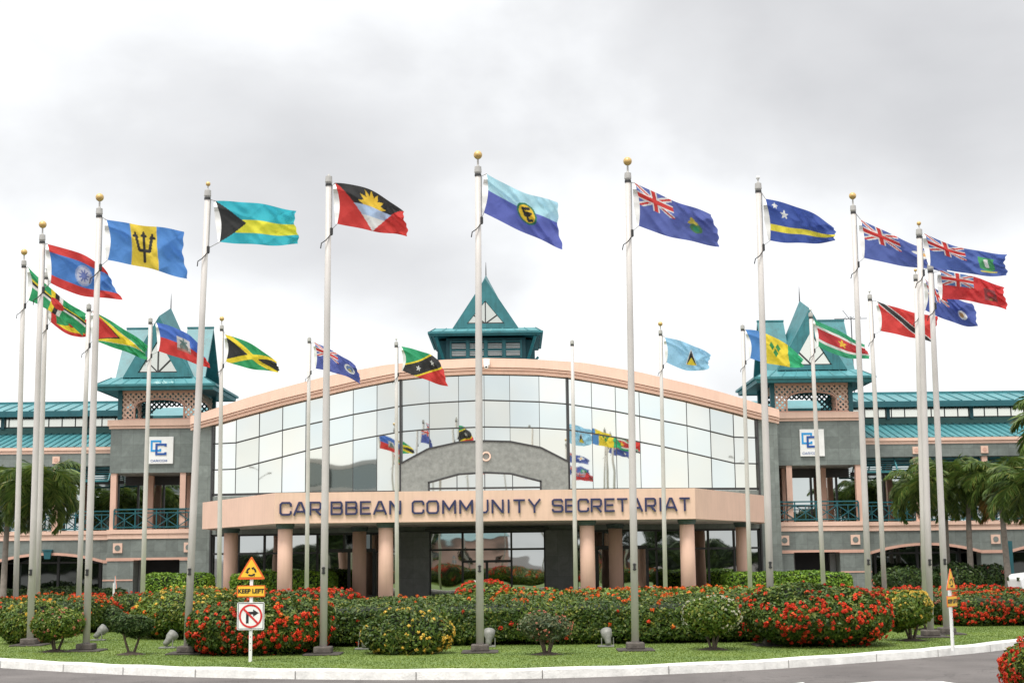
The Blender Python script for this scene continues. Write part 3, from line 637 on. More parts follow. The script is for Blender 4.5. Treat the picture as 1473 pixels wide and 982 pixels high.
# wings
def wing(s_, uend):
    U0_ = 19.82
    w = MB(); w.box(X(s_, U0_), X(s_, uend), 76, 77, 7.02, 7.7)
    # spandrel with flat arches
    def bay(u0, u1):
        n_ = 12; pts = []
        for i in range(n_+1):
            t = i/n_; pts.append((X(s_, u0+(u1-u0)*t), 1.95+.42*(1-(2*t-1)**2)))
        for a, b_ in zip(pts[:-1], pts[1:]): w.prism([a, b_, (b_[0], 3.12), (a[0], 3.12)], 76, 76.8)
        return pts
    arcs = [bay(20.3, 26.1), bay(27.7, 33.5)]
    for a, b_ in ((U0_, 20.3), (26.1, 27.7), (33.5, uend)):
        w.box(X(s_, a), X(s_, b_), 76, 76.8, 0, 1.9); w.box(X(s_, a), X(s_, b_), 76, 76.8, 2.06, 3.12)
    w.build("wing_wall", "stone", bd)
    for pts in arcs:
        w = MB()
        for a, b_ in zip(pts[:-1], pts[1:]): w.bar((a[0], 76.0, a[1]+.04), (b_[0], 76.0, b_[1]+.04), .14, .12)
        w.build("arch_trim", "peach_dk", bd)
    for a, b_ in ((U0_, 20.3), (26.1, 27.7), (33.5, uend)):
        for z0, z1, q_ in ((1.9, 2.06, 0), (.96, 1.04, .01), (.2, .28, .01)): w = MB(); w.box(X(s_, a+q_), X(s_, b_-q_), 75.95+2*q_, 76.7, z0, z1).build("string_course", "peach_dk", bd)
    w = MB(); w.box(X(s_, U0_), X(s_, uend), 75.9, 77, 7.86, 8.03).box(X(s_, U0_), X(s_, uend), 75.96, 77, 7.70, 7.845); w.build("parapet", "peach", bd)
    w = MB(); w.box(X(s_, U0_), X(s_, uend), 75.88, 79, 3.40, 3.60).box(X(s_, U0_), X(s_, uend), 75.94, 79, 3.12, 3.385); w.build("balcony_band", "peach", bd)
    for u in (23.2,):
        for k in (0, 7.4):
            q = MB(); x = X(s_, u+k); q.prism([(x-.22, 2.55), (x+.22, 2.55), (x+.14, 2.15), (x-.14, 2.15)], 75.82, 75.98); q.prism([(x-.26, 2.56), (x+.26, 2.56), (x+.26, 2.64), (x-.26, 2.64)], 75.8, 75.98); q.build("keystone", "teal_dk", bd)
    for u, z in ((26.9, 2.62), (22.95, 7.36), (26.6, 7.36), (30.3, 7.36)):
        h2 = .24 if z < 5 else .19
        q = MB(); q.box(X(s_, u)-h2, X(s_, u)+h2, 75.93, 76, z-h2, z+h2); o = q.build("ornament_tile", "peach", bd)
        q = MB(); q.add([(X(s_, u)+h2*.6*math.cos(t*pi/8), 75.915, z+h2*.6*math.sin(t*pi/8)) for t in range(16)], [tuple(range(16))]); q.build("rosette", "stone" if z < 5 else "peach_dk", o)
    for u in (22.95, 26.6, 30.3, 33.9):
        q = MB(); q.box(X(s_, u)-.15, X(s_, u)+.15, 76.05, 76.35, 3.6, 7.02); q.build("balcony_column", "column", bd)
    cols = [19.85, 22.95, 26.6, 30.3, 33.9]
    for a, b_ in zip(cols[:-1], cols[1:]):
        railing(X(s_, a+.16), X(s_, b_-.16), 76.15, 3.62, 4.66)
        q = MB(); x0, x1 = sorted((X(s_, a+.2), X(s_, b_-.2)))
        for k in range(6): z = 6.3+k*.11; yy = 75.75+k*.1; q.box(x0, x1, yy, yy+.05, z, z+.035)
        aw = q.build("louvre_awning", "teal_dk", bd); q = MB()
        for k in range(4): xx = x0+(x1-x0)*k/3; q.bar((xx, 75.65, 6.2), (xx, 76.4, 7.0), .07)
        q.box(x0, x1, 75.6, 75.68, 6.16, 6.26).box(x0, x1, 76.36, 76.44, 6.88, 7.0); q.build("awning_frame", "teal", aw)
    w = MB(); w.box(X(s_, U0_), X(s_, uend), 79, 79.1, 3.6, 7.0); o = w.build("balcony_glazing", "glass_mid", bd)
    w = MB(); u = U0_+.6
    while u < uend: w.box(X(s_, u)-.05, X(s_, u)+.05, 78.9, 79.02, 3.6, 7.0); u += 1.5
    w.box(X(s_, U0_), X(s_, uend), 78.88, 79.03, 6.2, 6.4); w.build("frame", "frame", o)
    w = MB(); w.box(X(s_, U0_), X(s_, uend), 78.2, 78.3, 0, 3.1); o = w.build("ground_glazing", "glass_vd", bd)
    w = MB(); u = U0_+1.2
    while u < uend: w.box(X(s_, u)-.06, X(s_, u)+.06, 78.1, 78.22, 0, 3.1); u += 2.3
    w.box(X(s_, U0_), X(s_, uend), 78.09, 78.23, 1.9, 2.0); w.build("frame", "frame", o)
    # lower roof
    w = MB(); xa, xb = sorted((X(s_, U0_), X(s_, uend)))
    w.add([(xa, 75.95, 8.05), (xb, 75.95, 8.05), (xb, 80, 9.12), (xa, 80, 9.12)], [(0, 1, 2, 3)]); o = w.build("lower_roof", "teal_lt", bd)
    w = MB(); x = xa+.1
    while x < xb: w.bar((x, 75.95, 8.07), (x, 80, 9.14), .05, .07); x += .42
    w.build("roof_seam", "teal", o)
    w = MB(); w.box(xa, xb, 80, 80.2, 9.0, 9.50); w.build("clerestory_wall", "tealwall", bd)
    w = MB(); w.box(xa, xb, 80.05, 80.15, 9.50, 10.2); o = w.build("clerestory_window", "clere", bd)
    w = MB(); x = xa
    while x < xb: w.box(x-.02, x+.02, 80.0, 80.06, 9.5, 10.1); x += .75
    w.box(xa, xb, 79.98, 80.1, 9.47, 9.53); w.build("frame", "frame", o)
    for u in (22.6, 27.3, 32):
        w = MB(); w.box(X(s_, u)-.09, X(s_, u)+.09, 79.85, 80.0, 9.4, 10.15); w.build("clerestory_post", "teal_dk", bd)
    w = MB(); w.add([(xa, 79.3, 10.35), (xb, 79.3, 10.35), (xb, 82.3, 11.08), (xa, 82.3, 11.08), (xa, 85.3, 10.35), (xb, 85.3, 10.35)], [(0, 1, 2, 3), (3, 2, 5, 4)]); o = w.build("upper_roof", "teal_lt", bd)
    w = MB(); x = xa+.3
    while x < xb: w.bar((x, 79.28, 10.37), (x, 82.3, 11.10), .05, .06); x += .72
    w.build("roof_seam", "teal", o)
    xc_, xd_ = sorted((X(s_, 13.5), X(s_, U0_))); w = MB(); w.add([(xc_, 81.2, 10.2), (xd_, 81.2, 10.2), (xd_, 84, 10.95), (xc_, 84, 10.95), (xd_, 87, 10.2), (xc_, 87, 10.2)], [(0, 1, 2, 3), (3, 2, 4, 5)]); w.box(xc_, xd_, 81.1, 81.24, 9.86, 10.19).build("link_roof", "teal_lt", bd)
    w = MB(); w.box(xa, xb, 79.2, 79.34, 10.02, 10.34); w.build("eave_board", "teal_dk", o)
    w = MB(); w.bar((xa, 82.3, 11.12), (xb, 82.3, 11.12), .16, .1); w.build("ridge_cap", "teal", o)
    w = MB(); w.box(xa, xb, 80.3, 90, 0, 9.9); w.build("rear_block", "tealwall", bd)
wing(-1, 36.0); wing(1, 36.0)
w = MB(); w.box(X(1, -15), X(1, 15), 76, 92, 0, 8.6); w.build("hall_block", "stone_dk", bd)

# security camera on the arch
p = at(700, 523, 71.4); sc = thing("security_camera", "small white dome security camera on the peach arch", "camera", (p[0], 71.42, p[2]))
w = MB(); w.box(p[0]-.16, p[0]+.16, 71.2, 71.44, p[2]-.1, p[2]+.22); w.build("housing", "white", sc, bevel=.02)
w = MB(); w.ball((p[0]-.02, 71.2, p[2]-.17), .12).bar((p[0]-.1, 71.2, p[2]-.02), (p[0]-.1, 71.2, p[2]-.2), .04); w.build("dome", "white", sc, True)
w = MB(); w.ball((p[0]-.02, 71.1, p[2]-.20), .05); w.build("lens", "black", sc, True)
# antenna
pa = at(1224, 560, 84); pb = at(1224, 455, 84); an_ = thing("aerial", "thin television aerial behind the right tower", "aerial", (pb[0], 84, 9.8))
w = MB(); w.tube([(pb[0], 84, 9.8), (pb[0], 84, pb[2])], .03, 6); w.build("mast", "frame", an_)
w = MB(); z = pb[2]-.15; w.bar((pb[0]-1.0, 84, z), (pb[0]+.95, 84, z+.02), .035).bar((pb[0]-.5, 83.9, z+.5), (pb[0]-.1, 84, z), .025)
for k in range(5): w.bar((pb[0]-.4+k*.22, 83.5, z+.03), (pb[0]-.4+k*.22, 84.5, z+.03), .02)
w.build("elements", "frame", an_)

# ------------------------------------------------------------------ flagpoles
# key: top px, low px point, ground y px or None + world height, finial, label
def G(px, py): return ground(px, py)
POLES = {}
def pole(key, top, low, Y, ball, label, d0=.075, plinth=True, cleat=.0, flagpx=None):
    T = at(top[0], top[1], Y); B = at(low[0], low[1], Y); t = (.15-B[2])/(T[2]-B[2]); base = B+(T-B)*t
    base[1] = Y
    o = thing("flagpole", label, "flagpole", tuple(base), "tall white flagpoles standing round the island")
    H_ = T[2]-.15; dirv = (T-base)/H_
    P = lambda z: base+dirv*z
    w = MB(); w.tube([P(0), P(H_*.3), P(H_*.7), P(H_-.12)], [d0, d0*.97, d0*.87, d0*.76], 20); w.build("shaft", "pole", o, True)
    w = MB(); w.tube([P(H_-.16), P(H_-.12), P(H_-.10), P(H_)], [d0*.7, d0*.98, d0*.98, d0*.9], 16)
    w.tube([P(H_), P(H_+.05)], [d0*.5, d0*.2], 12); w.build("truck", "cap", o)
    w = MB(); w.tube([P(H_-.20), P(H_-.155)], [d0*.9, d0*.9], 16); w.build("collar", "capdk", o)
    if ball == 'big':
        w = MB(); w.ball(P(H_+.25), .09); w.build("finial", "gold", o, True); w = MB(); w.tube([P(H_+.04), P(H_+.18)], .02, 8); w.build("finial_stem", "cap", o)
    elif ball == 'small':
        w = MB(); w.ball(P(H_+.14), .05); w.build("finial", "gold", o, True); w = MB(); w.tube([P(H_+.04), P(H_+.1)], .015, 8); w.build("finial_stem", "cap", o)
    elif ball == 'white':
        w = MB(); w.ball(P(H_+.13), .045); w.build("finial", "white", o, True); w = MB(); w.tube([P(H_+.04), P(H_+.1)], .015, 8); w.build("finial_stem", "cap", o)
    if plinth:
        w = MB(); b0 = base; w.box(b0[0]-.36, b0[0]+.36, b0[1]-.36, b0[1]+.36, .14, .185); w.build("base_slab", "slab", o, bevel=.02)
        w = MB(); w.box(b0[0]-.175, b0[0]+.175, b0[1]-.18, b0[1]+.18, .18, .31); w.build("plinth", "conc", o, bevel=.025)
    if plinth:
        w = MB(); q = P(1.62); w.box(q[0]-.022, q[0]+.022, q[1]-d0-.04, q[1]-d0+.02, q[2]-.07, q[2]+.07).bar((q[0]-.035, q[1]-d0-.035, q[2]+.045), (q[0]+.035, q[1]-d0-.035, q[2]+.045), .02).bar((q[0]-.035, q[1]-d0-.035, q[2]-.045), (q[0]+.035, q[1]-d0-.035, q[2]-.045), .02); w.build("cleat", "capdk", o)
    POLES[key] = (o, P, H_, Y, d0); return o
gd = lambda px, py: ground(px, py)[1]
pole('belize', (61, 338), (43, 926), gd(43, 928), 'big', "slim white flagpole second from the left end with gold ball, flying the red-edged blue flag")
pole('barbados', (143, 300), (124, 930), gd(124, 936), 'big', "white flagpole with gold ball flying the blue and yellow trident flag")
pole('bahamas', (299, 274), (272, 870), gd(268, 940), 'small', "white flagpole rising behind the left red bush, flying the aqua, yellow and black flag")
pole('antigua', (473, 254), (465, 935), gd(465, 941), None, "white flagpole with flat cap flying the red flag with rising yellow sun")
pole('community', (687.5, 240), (690.5, 930), gd(690, 938), 'big', "white flagpole in the middle of the island with gold ball, flying the two-tone blue flag", .077)
pole('montserrat', (903, 249), (914, 930), gd(914, 935), 'big', "white gold-topped flagpole flying the ensign with yellow-green badge")
pole('curacao', (1090.5, 264), (1110, 920), gd(1110, 928), 'white', "white flagpole beside the big right red bush, flying the blue flag with two white stars")
pole('anguilla', (1227, 296), (1250, 860), 34.3, 'big', "white flagpole with gold ball rising behind the big right red bush, blue ensign")
pole('virgin', (1322, 330), (1338, 890), gd(1340, 916), 'small', "white flagpole behind the yellow flowered bush, flying the ensign with green crest")
pole('bermuda', (1338, 380), (1361, 890), gd(1363, 912), 'white', "white flagpole nearest the right warning sign, flying the red ensign")
pole('dominica', (34.5, 375), (22, 880), 39.3, 'big', "leftmost white flagpole with gold ball, flying the folded green flag with striped cross", plinth=False)
pole('grenada', (67, 392), (54, 845), 41.2, 'white', "white flagpole hidden close behind another, flying the small red, yellow and green flag", plinth=False)
pole('turks', (1317, 395), (1331, 880), 43, 'small', "white flagpole half hidden behind the green crest ensign pole, flying the crumpled blue ensign", plinth=False)
pole('trinidad', (1251, 424), (1273, 860), 46.8, 'white', "white flagpole flying the red flag with black diagonal band", .082, plinth=False)
pole('guyana', (128, 438), (112, 895), 40.8, None, "white flagpole close behind the trident flag pole, flying the green flag with red triangle", plinth=False)
pole('haiti', (216.5, 458), (205, 860), 49.8, None, "white flagpole in front of the left tower, flying the blue over red flag", .082, plinth=False)
pole('jamaica', (319, 468), (315, 850), 51.3, 'big', "white flagpole with gold ball flying the flag with yellow diagonal cross", .082, plinth=False)
pole('cayman', (445, 486), (441, 855), 54.5, None, "thin white flagpole flying the blue ensign with round white badge", .082, plinth=False)
pole('kitts', (570, 492), (571, 845), 55.5, 'white', "thin white flagpole flying the green and red flag with black diagonal band and star", .082, plinth=False)
pole('bare', (823, 490), (828, 835), 54.5, 'none', "bare thin white flagpole without any flag", .082, plinth=False)
pole('lucia', (950, 475), (957, 835), 53.5, 'big', "thin white flagpole with gold ball flying the light blue flag with black and yellow triangle", .082, plinth=False)
pole('vincent', (1068, 468), (1079, 840), 52.7, None, "thin white flagpole flying the blue, yellow and green flag before the right tower", .082, plinth=False)
pole('suriname', (1166, 450), (1184, 830), 50.1, 'white', "white flagpole in front of the right logo sign, flying green, white and red stripes", .082, plinth=False)

# ------------------------------------------------------------------ flag designs (u along fly, v down, both 0..1)
def full(u, c): return np.tile(np.array(c, float), (len(u), 1))
def put(a, m_, c): a[m_] = c
RED = (.62, .025, .02); ROY = (.05, .12, .46); ENS = (.06, .10, .36); WHT = (.78, .78, .78); BLK = (.012, .012, .014); YEL = (.85, .66, .02); GRN = (.01, .30, .10)
def seg(u, v, x0, y0, x1, y1, w, asp=1.8):
    ux, uy = u*asp, v; ax, ay, bx_, by_ = x0*asp, y0, x1*asp, y1
    d = np.array([bx_-ax, by_-ay]); L2 = d@d; t = np.clip(((ux-ax)*d[0]+(uy-ay)*d[1])/L2, 0, 1)
    return np.hypot(ux-ax-t*d[0], uy-ay-t*d[1]) < w
def circ(u, v, cx, cy, r_, asp=1.8): return np.hypot((u-cx)*asp, v-cy) < r_
def star(u, v, cx, cy, r_, asp=1.8, n_=5, k_=.4, rot=0):
    a = np.arctan2(-(v-cy), (u-cx)*asp)-pi/2-rot; rr = np.hypot((u-cx)*asp, v-cy)
    f_ = np.abs(((a*n_/(2*pi)) % 1)-.5)*2; return rr < r_*(k_+(1-k_)*f_**1.3)
def jack(a, u, v, asp=1.8):
    m_ = (u < .5) & (v < .5); U, V = u*2, v*2; c0 = a.copy()
    def s2(x0, y0, x1, y1, w): return m_ & seg(U, V, x0, y0, x1, y1, w)
    for q in ((0, 0, 1, 1), (0, 1, 1, 0)): put(a, s2(*q, .11), WHT)
    for q in ((0, 0, 1, 1), (0, 1, 1, 0)): put(a, s2(*q, .045), RED)
    put(a, m_ & ((np.abs(U-.5)*1.8 < .17) | (np.abs(V-.5) < .17)), WHT); put(a, m_ & ((np.abs(U-.5)*1.8 < .105) | (np.abs(V-.5) < .105)), RED)
    return a
def f_belize(u, v):
    a = full(u, (.05, .20, .58)); put(a, (v < .2) | (v > .78), RED); put(a, circ(u, v, .48, .5, .25), (.30, .38, .62)); put(a, circ(u, v, .48, .5, .2), (.50, .52, .66)); put(a, star(u, v, .48, .5, .17, n_=9), (.12, .16, .42)); return a
def f_barb(u, v):
    a = full(u, (.07, .25, .66)); put(a, (u > .33) & (u < .67), (.82, .60, .04)); k_ = .035
    for q in ((.5, .22, .5, .86), (.43, .6, .57, .6), (.43, .6, .39, .25), (.57, .6, .61, .25)): put(a, seg(u, v, *q, k_), BLK)
    for q in ((.5, .18), (.385, .22), (.615, .22)): put(a, star(u, v, q[0], q[1]+.04, .09, n_=3), BLK)
    return a
def f_baham(u, v):
    a = full(u, (.02, .48, .60)); put(a, (v > .42) & (v < .74), (.85, .80, .04)); put(a, u < .38*(1-np.abs(2*v-1)), BLK); return a
def f_ant(u, v):
    a = full(u, RED); h = np.abs(u-.5)*2 < (1-v)*.98
    sub = h & (v < .42); put(a, sub, BLK); put(a, sub & star(u, v, .5, .42, .40, n_=14, k_=.62), (.85, .55, .03)); put(a, h & (v >= .42) & (v < .66), (.42, .55, .78)); put(a, h & (v >= .66), WHT)
    return a
def f_com(u, v):
    a = full(u, (.10, .13, .50)); put(a, v < .42, (.45, .74, .86)); put(a, circ(u, v, .55, .5, .25), (.01, .18, .08)); put(a, circ(u, v, .55, .5, .205), (.85, .56, .02))
    for q in ((.50, .40, .59, .36), (.50, .40, .52, .55), (.52, .55, .58, .52), (.54, .48, .61, .46), (.54, .48, .56, .66), (.56, .66, .61, .62)): put(a, seg(u, v, *q, .032), BLK)
    return a
def f_mont(u, v):
    a = jack(full(u, (.085, .12, .42)), u, v); put(a, circ(u, v, .75, .62, .13), (.06, .20, .06)); put(a, star(u, v, .72, .45, .13, n_=3), (.50, .40, .04)); put(a, circ(u, v, .75, .64, .07), (.02, .28, .12)); return a
def f_cur(u, v):
    a = full(u, (.03, .08, .38)); put(a, (v > .60) & (v < .76), (.85, .72, .05)); put(a, star(u, v, .24, .30, .12), WHT); put(a, star(u, v, .11, .14, .08), WHT); return a
def f_ang(u, v):
    a = jack(full(u, (.075, .12, .42)), u, v); put(a, star(u, v, .76, .34, .25, n_=4), WHT); put(a, circ(u, v, .76, .36, .08), (.75, .40, .12)); return a
def f_virg(u, v):
    a = jack(full(u, (.06, .12, .42)), u, v); put(a, (np.abs(u-.76)*1.8 < .18) & (v > .25) & (v < .70+.12*(1-np.abs(u-.76)*10)), (.05, .34, .12)); put(a, seg(u, v, .76, .35, .76, .6, .05), WHT); put(a, seg(u, v, .67, .82, .85, .82, .035), (.6, .55, .1)); return a
def f_berm(u, v):
    a = jack(full(u, (.66, .025, .03)), u, v); m_ = (u < .5) & (v < .5) & (a[:, 0] > .6) & (a[:, 1] < .03) & (a[:, 2] > .025); put(a, m_, (.10, .20, .50))
    put(a, (np.abs(u-.76)*1.8 < .17) & (v > .3) & (v < .8), (.30, .06, .07)); put(a, circ(u, v, .76, .52, .1), (.55, .03, .04)); put(a, circ(u, v, .76, .74, .05), (.4, .3, .1)); return a
def f_turks(u, v):
    a = jack(full(u, (.05, .09, .38)), u, v); put(a, circ(u, v, .74, .6, .16), WHT); put(a, circ(u, v, .72, .6, .09), (.6, .33, .12)); return a
def f_trin(u, v):
    a = full(u, (.70, .035, .03)); d = (u-.06)-(v*.82); put(a, np.abs(d-.02) < .12, WHT); put(a, np.abs(d-.02) < .09, BLK); return a
def f_dom(u, v):
    a = full(u, (.01, .34, .12))
    put(a, np.abs(v-.38) < .045, YEL); put(a, np.abs(v-.47) < .045, BLK); put(a, np.abs(v-.56) < .05, WHT)
    put(a, np.abs(u-.42) < .035, YEL); put(a, np.abs(u-.49) < .035, BLK); put(a, np.abs(u-.56) < .035, WHT); put(a, circ(u, v, .5, .5, .22), RED); return a
def f_gren(u, v):
    a = full(u, (.02, .30, .10)); U, V = (u-.12)/.76, (v-.16)/.68; put(a, np.abs(V-.5) > np.abs(U-.5), YEL); put(a, (u < .12) | (u > .88) | (v < .16) | (v > .84), RED); put(a, circ(u, v, .5, .5, .12), RED); return a
def f_guy(u, v):
    a = full(u, (.01, .34, .12)); k_ = 1-np.abs(2*v-1); put(a, u < k_*1.0, WHT); put(a, u < k_*.94, YEL); put(a, u < k_*.50, BLK); put(a, u < k_*.44, RED); return a
def f_hait(u, v):
    a = full(u, (.05, .15, .55)); put(a, v > .5, RED); m_ = (np.abs(u-.5) < .15) & (np.abs(v-.5) < .24); put(a, m_, (.55, .52, .52)); put(a, m_ & circ(u, v, .5, .58, .16), (.15, .16, .14)); put(a, m_ & star(u, v, .5, .45, .2, n_=6), (.12, .2, .2)); put(a, m_ & (v > .66), (.4, .15, .12)); return a
def f_jam(u, v):
    a = full(u, (.01, .32, .11)); put(a, (np.abs(v-.5) < np.abs(u-.5)), BLK); put(a, np.abs(np.abs(v-.5)-np.abs(u-.5)) < .10, YEL); return a
def f_cay(u, v):
    a = jack(full(u, (.07, .10, .38)), u, v); put(a, circ(u, v, .76, .52, .23), WHT); put(a, circ(u, v, .76, .52, .15), (.12, .2, .4)); put(a, circ(u, v, .76, .6, .08), (.45, .4, .15)); return a
def f_kit(u, v):
    a = full(u, (.01, .34, .14)); d = v-(1-u); put(a, d > 0, RED); put(a, np.abs(d) < .30, YEL); put(a, np.abs(d) < .24, BLK); put(a, star(u, v, .32, .68, .11), WHT); put(a, star(u, v, .70, .30, .11), WHT); return a
def f_luc(u, v):
    a = full(u, (.30, .58, .80)); h = lambda t: (v > t[0]) & (v < .78) & (np.abs(u-.55)*1.8 < (v-t[0])*t[1]); put(a, h((.16, .42)), WHT); put(a, h((.2, .38)), BLK); put(a, h((.48, .68)), (.85, .62, .03)); return a
def f_vin(u, v):
    a = full(u, (.07, .25, .62)); put(a, u > .25, (.85, .66, .03)); put(a, u > .75, (.03, .48, .22))
    for cx, cy in ((.44, .36), (.56, .36), (.50, .58)): put(a, (np.abs(u-cx)*1.8/.09+np.abs(v-cy)/.15) < 1, (.02, .26, .06))
    return a
def f_sur(u, v):
    a = full(u, (.02, .34, .16)); put(a, (v > .2) & (v < .8), WHT); put(a, (v > .30) & (v < .70), (.58, .03, .04)); put(a, star(u, v, .5, .5, .17), (.8, .5, .03)); return a
fm, fnt, fb = newmat("flag_cloth"); L = fnt.links
ca = nd(fnt, "ShaderNodeVertexColor", layer_name="Col"); tc = nd(fnt, "ShaderNodeTexCoord")
L.new(ca.outputs[0], fb.inputs["Base Color"]); fb.inputs["Roughness"].default_value = .75; fb.inputs["Specular IOR Level"].default_value = .2
n3 = nd(fnt, "ShaderNodeTexNoise", Scale=4., Detail=3., Distortion=.6); L.new(tc.outputs["Object"], n3.inputs["Vector"])
bp = nd(fnt, "ShaderNodeBump", Strength=.5, Distance=.06); L.new(n3.outputs["Fac"], bp.inputs["Height"]); L.new(bp.outputs[0], fb.inputs["Normal"])
tr = nd(fnt, "ShaderNodeBsdfTranslucent"); L.new(ca.outputs[0], tr.inputs["Color"]); L.new(bp.outputs[0], tr.inputs["Normal"])
ms = nd(fnt, "ShaderNodeMixShader", Fac=.5); L.new(fb.outputs[0], ms.inputs[1]); L.new(tr.outputs[0], ms.inputs[2]); L.new(ms.outputs[0], fnt.nodes["Material Output"].inputs[0])
MT['flag'] = fm
def bez(P0, P1, P2, t):   # quadratic through the mid point P1 (px)
    P0, P1, P2 = [np.array(p, float) for p in (P0, P1, P2)]; Cc = 2*P1-.5*(P0+P2)
    t = t[:, None]; return (1-t)**2*P0+2*t*(1-t)*Cc+t*t*P2
def flag(key, fn, label, HT, TM, FT, FB, BM, HB, bow=4, ph=0, amp=.125, dy=.25):
    o_, P, H_, Y, d0 = POLES[key]
    nu, nv = 110, 64; U, V = np.meshgrid(np.linspace(0, 1, nu), np.linspace(0, 1, nv)); u = U.ravel(); v = V.ravel()
    tp = bez(HT, TM, FT, u); bt = bez(HB, BM, FB, u)
    xy = tp*(1-v)[:, None]+bt*v[:, None]
    xy[:, 0] += bow*np.sin(pi*v)*(1-u)**2
    # fly edge flutter and rumpled edges
    hgt = abs(HB[1]-HT[1]); wdt = abs(FT[0]-HT[0])
    xy[:, 0] += wdt*.018*np.sin(v*7+ph)*u**3+wdt*.008*np.sin(v*23+ph)*u**4
    xy[:, 1] += hgt*.025*np.sin(u*11+ph*2+v*2)*u
    dep = dy*u+amp*(np.sin(u*9.0-v*3.2+ph)*(.25+u)+.45*np.sin(u*17+v*5+ph*1.7)*(.15+u)+.25*np.sin(u*6+v*13+ph*.6)*u+.22*np.sin(u*29-v*16+ph)*(.2+u))
    dep += amp*.5*(np.abs(np.sin(u*5.5-v*4+ph*2))-.6)*(.3+u)+amp*.35*np.abs(np.sin(u*11+v*7+ph))*u
    dep += -.12*np.exp(-((v-(.15+.5*u))/.07)**2)*(u < .9)*.6*(1-u)
    Yv = Y+dep
    d = FW[None]+RT[None]*((xy[:, :1]-736.5)/FPX)+UP[None]*((491-xy[:, 1:])/FPX); t = Yv/d[:, 1]
    W = np.stack([d[:, 0]*t, Yv, EYE+d[:, 2]*t], 1)
    hp = W[0]; root = thing("flag", label, "flag", tuple(hp), "flags flying from the flagpoles")
    col = fn(u, v)*.93+.04
    # hems: a slightly darker stitched edge
    me = bpy.data.meshes.new("cloth"); idx = np.arange(nu*nv).reshape(nv, nu)
    q = np.stack([idx[1:, :-1], idx[1:, 1:], idx[:-1, 1:], idx[:-1, :-1]], -1).reshape(-1, 4)
    me.from_pydata((W-hp).tolist(), [], q.tolist()); me.update()
    at_ = me.color_attributes.new("Col", 'FLOAT_COLOR', 'POINT'); at_.data.foreach_set("color", np.concatenate([col, np.ones((len(col), 1))], 1).astype(np.float32).ravel())
    link("cloth", me, 'flag', root, True)
    # white heading along the hoist
    hs = np.linspace(0, 1, 20); hd = MB(); inner_ = W.reshape(nv, nu, 3)[:, 0][np.linspace(0, nv-1, 20).astype(int)]
    hw = np.array([-(.035+.085*math.sin(pi*a)) for a in hs]); outer = inner_+np.stack([hw, 0*hw, 0*hw], 1)
    vs = [*inner_, *outer]; hd.add(vs, [(i, i+1, i+21, i+20) for i in range(19)]); hd.build("heading", "white", root)
    # ropes to the pole
    w = MB()
    top_at = P(H_-.20); bot_at = np.array([P(0)[0], Y, 0]); zb_ = W.reshape(nv, nu, 3)[-1, 0][2]-.12; bot_at = P(zb_-.15)
    rx = np.array([d0*.9, -.0, 0])
    w.tube([top_at+rx, W.reshape(nv, nu, 3)[0, 0]], .008, 5); w.tube([bot_at+rx, W.reshape(nv, nu, 3)[-1, 0]], .008, 5)
    w.tube([top_at+rx, P(zb_-.2)+rx], .012, 5); w.build("halyard", "rope", o_)
    w = MB(); a = P(zb_-.25)+rx; w.lathe((a[0], a[1]-.02, a[2]), [(.02, -.02), (.034, 0), (.034, .12), (.02, .14)], 8)
    w.tube([a+(-.0, -.05, 0), a+(-.10, -.10, -.14), a+(-.19, -.10, -.2), a+(-.21, -.06, -.30)], .011, 6); w.build("counterweight", "capdk", o_)
flag('belize', f_belize, "blue flag with red top and bottom edges and pale round crest", (68.5, 351), (125, 369), (151, 390), (176, 430), (119, 425), (73, 407), 3, .3)
flag('barbados', f_barb, "blue and yellow striped flag with black trident", (153, 316), (205, 324), (262, 332), (268, 401), (208, 385), (155, 374), 5, 1.4)
flag('bahamas', f_baham, "aqua flag with yellow middle stripe and black triangle", (310, 289), (362, 292), (424, 303), (428, 352), (370, 352), (316, 348), 5, 2.2)
flag('antigua', f_ant, "red flag with yellow sun rising on black", (482, 263), (534, 274), (581, 306), (586, 340), (536, 332), (485, 322), 5, 3.0)
flag('community', f_com, "two-tone blue flag with round yellow and black emblem", (700, 250), (747, 274), (800, 291), (808, 358), (757, 336), (696, 306), 4, .9)
flag('montserrat', f_mont, "blue ensign with yellow-green badge, right of the centre pole", (913, 263), (966, 287), (1025, 308), (1036, 354), (974, 343), (919, 325), 4, 4.1)
flag('curacao', f_cur, "dark blue flag with yellow stripe and two white stars", (1101, 286), (1153, 300), (1199, 324), (1202, 347), (1150, 350), (1108, 346), 3, 5.0)
flag('anguilla', f_ang, "blue ensign with small white badge, overlapping the green crest ensign", (1238, 316), (1291, 341), (1359, 371), (1361, 390), (1303, 383), (1243, 371), 3, .5, dy=.4)
flag('virgin', f_virg, "blue ensign with green crest near its fly end", (1330, 336), (1386, 357), (1446, 365), (1447, 397), (1395, 394), (1338, 382), 3, 1.9)
flag('bermuda', f_berm, "red ensign with dark crest on its fly half", (1352, 389), (1400, 398), (1444, 414), (1448, 446), (1401, 434), (1355, 430), 2, 2.7)
flag('dominica', f_dom, "crumpled green flag with yellow, black and white cross stripes", (40, 384), (84, 424), (125, 452), (120, 482), (78, 451), (41, 432), 6, 3.6, .14)
flag('grenada', f_gren, "small red edged flag with yellow and green triangles, lowest at the left end", (70, 436), (100, 452), (130, 460), (130, 481), (104, 483), (73, 463), 2, 4.4)
flag('turks', f_turks, "crumpled blue ensign with white badge below the red ensign", (1330, 400), (1358, 422), (1400, 436), (1407, 470), (1372, 464), (1331, 446), 5, 5.2, .16)
flag('trinidad', f_trin, "red flag crossed by black band edged in white", (1261, 433), (1299, 445), (1348, 456), (1342, 492), (1305, 484), (1267, 476), 4, .2)
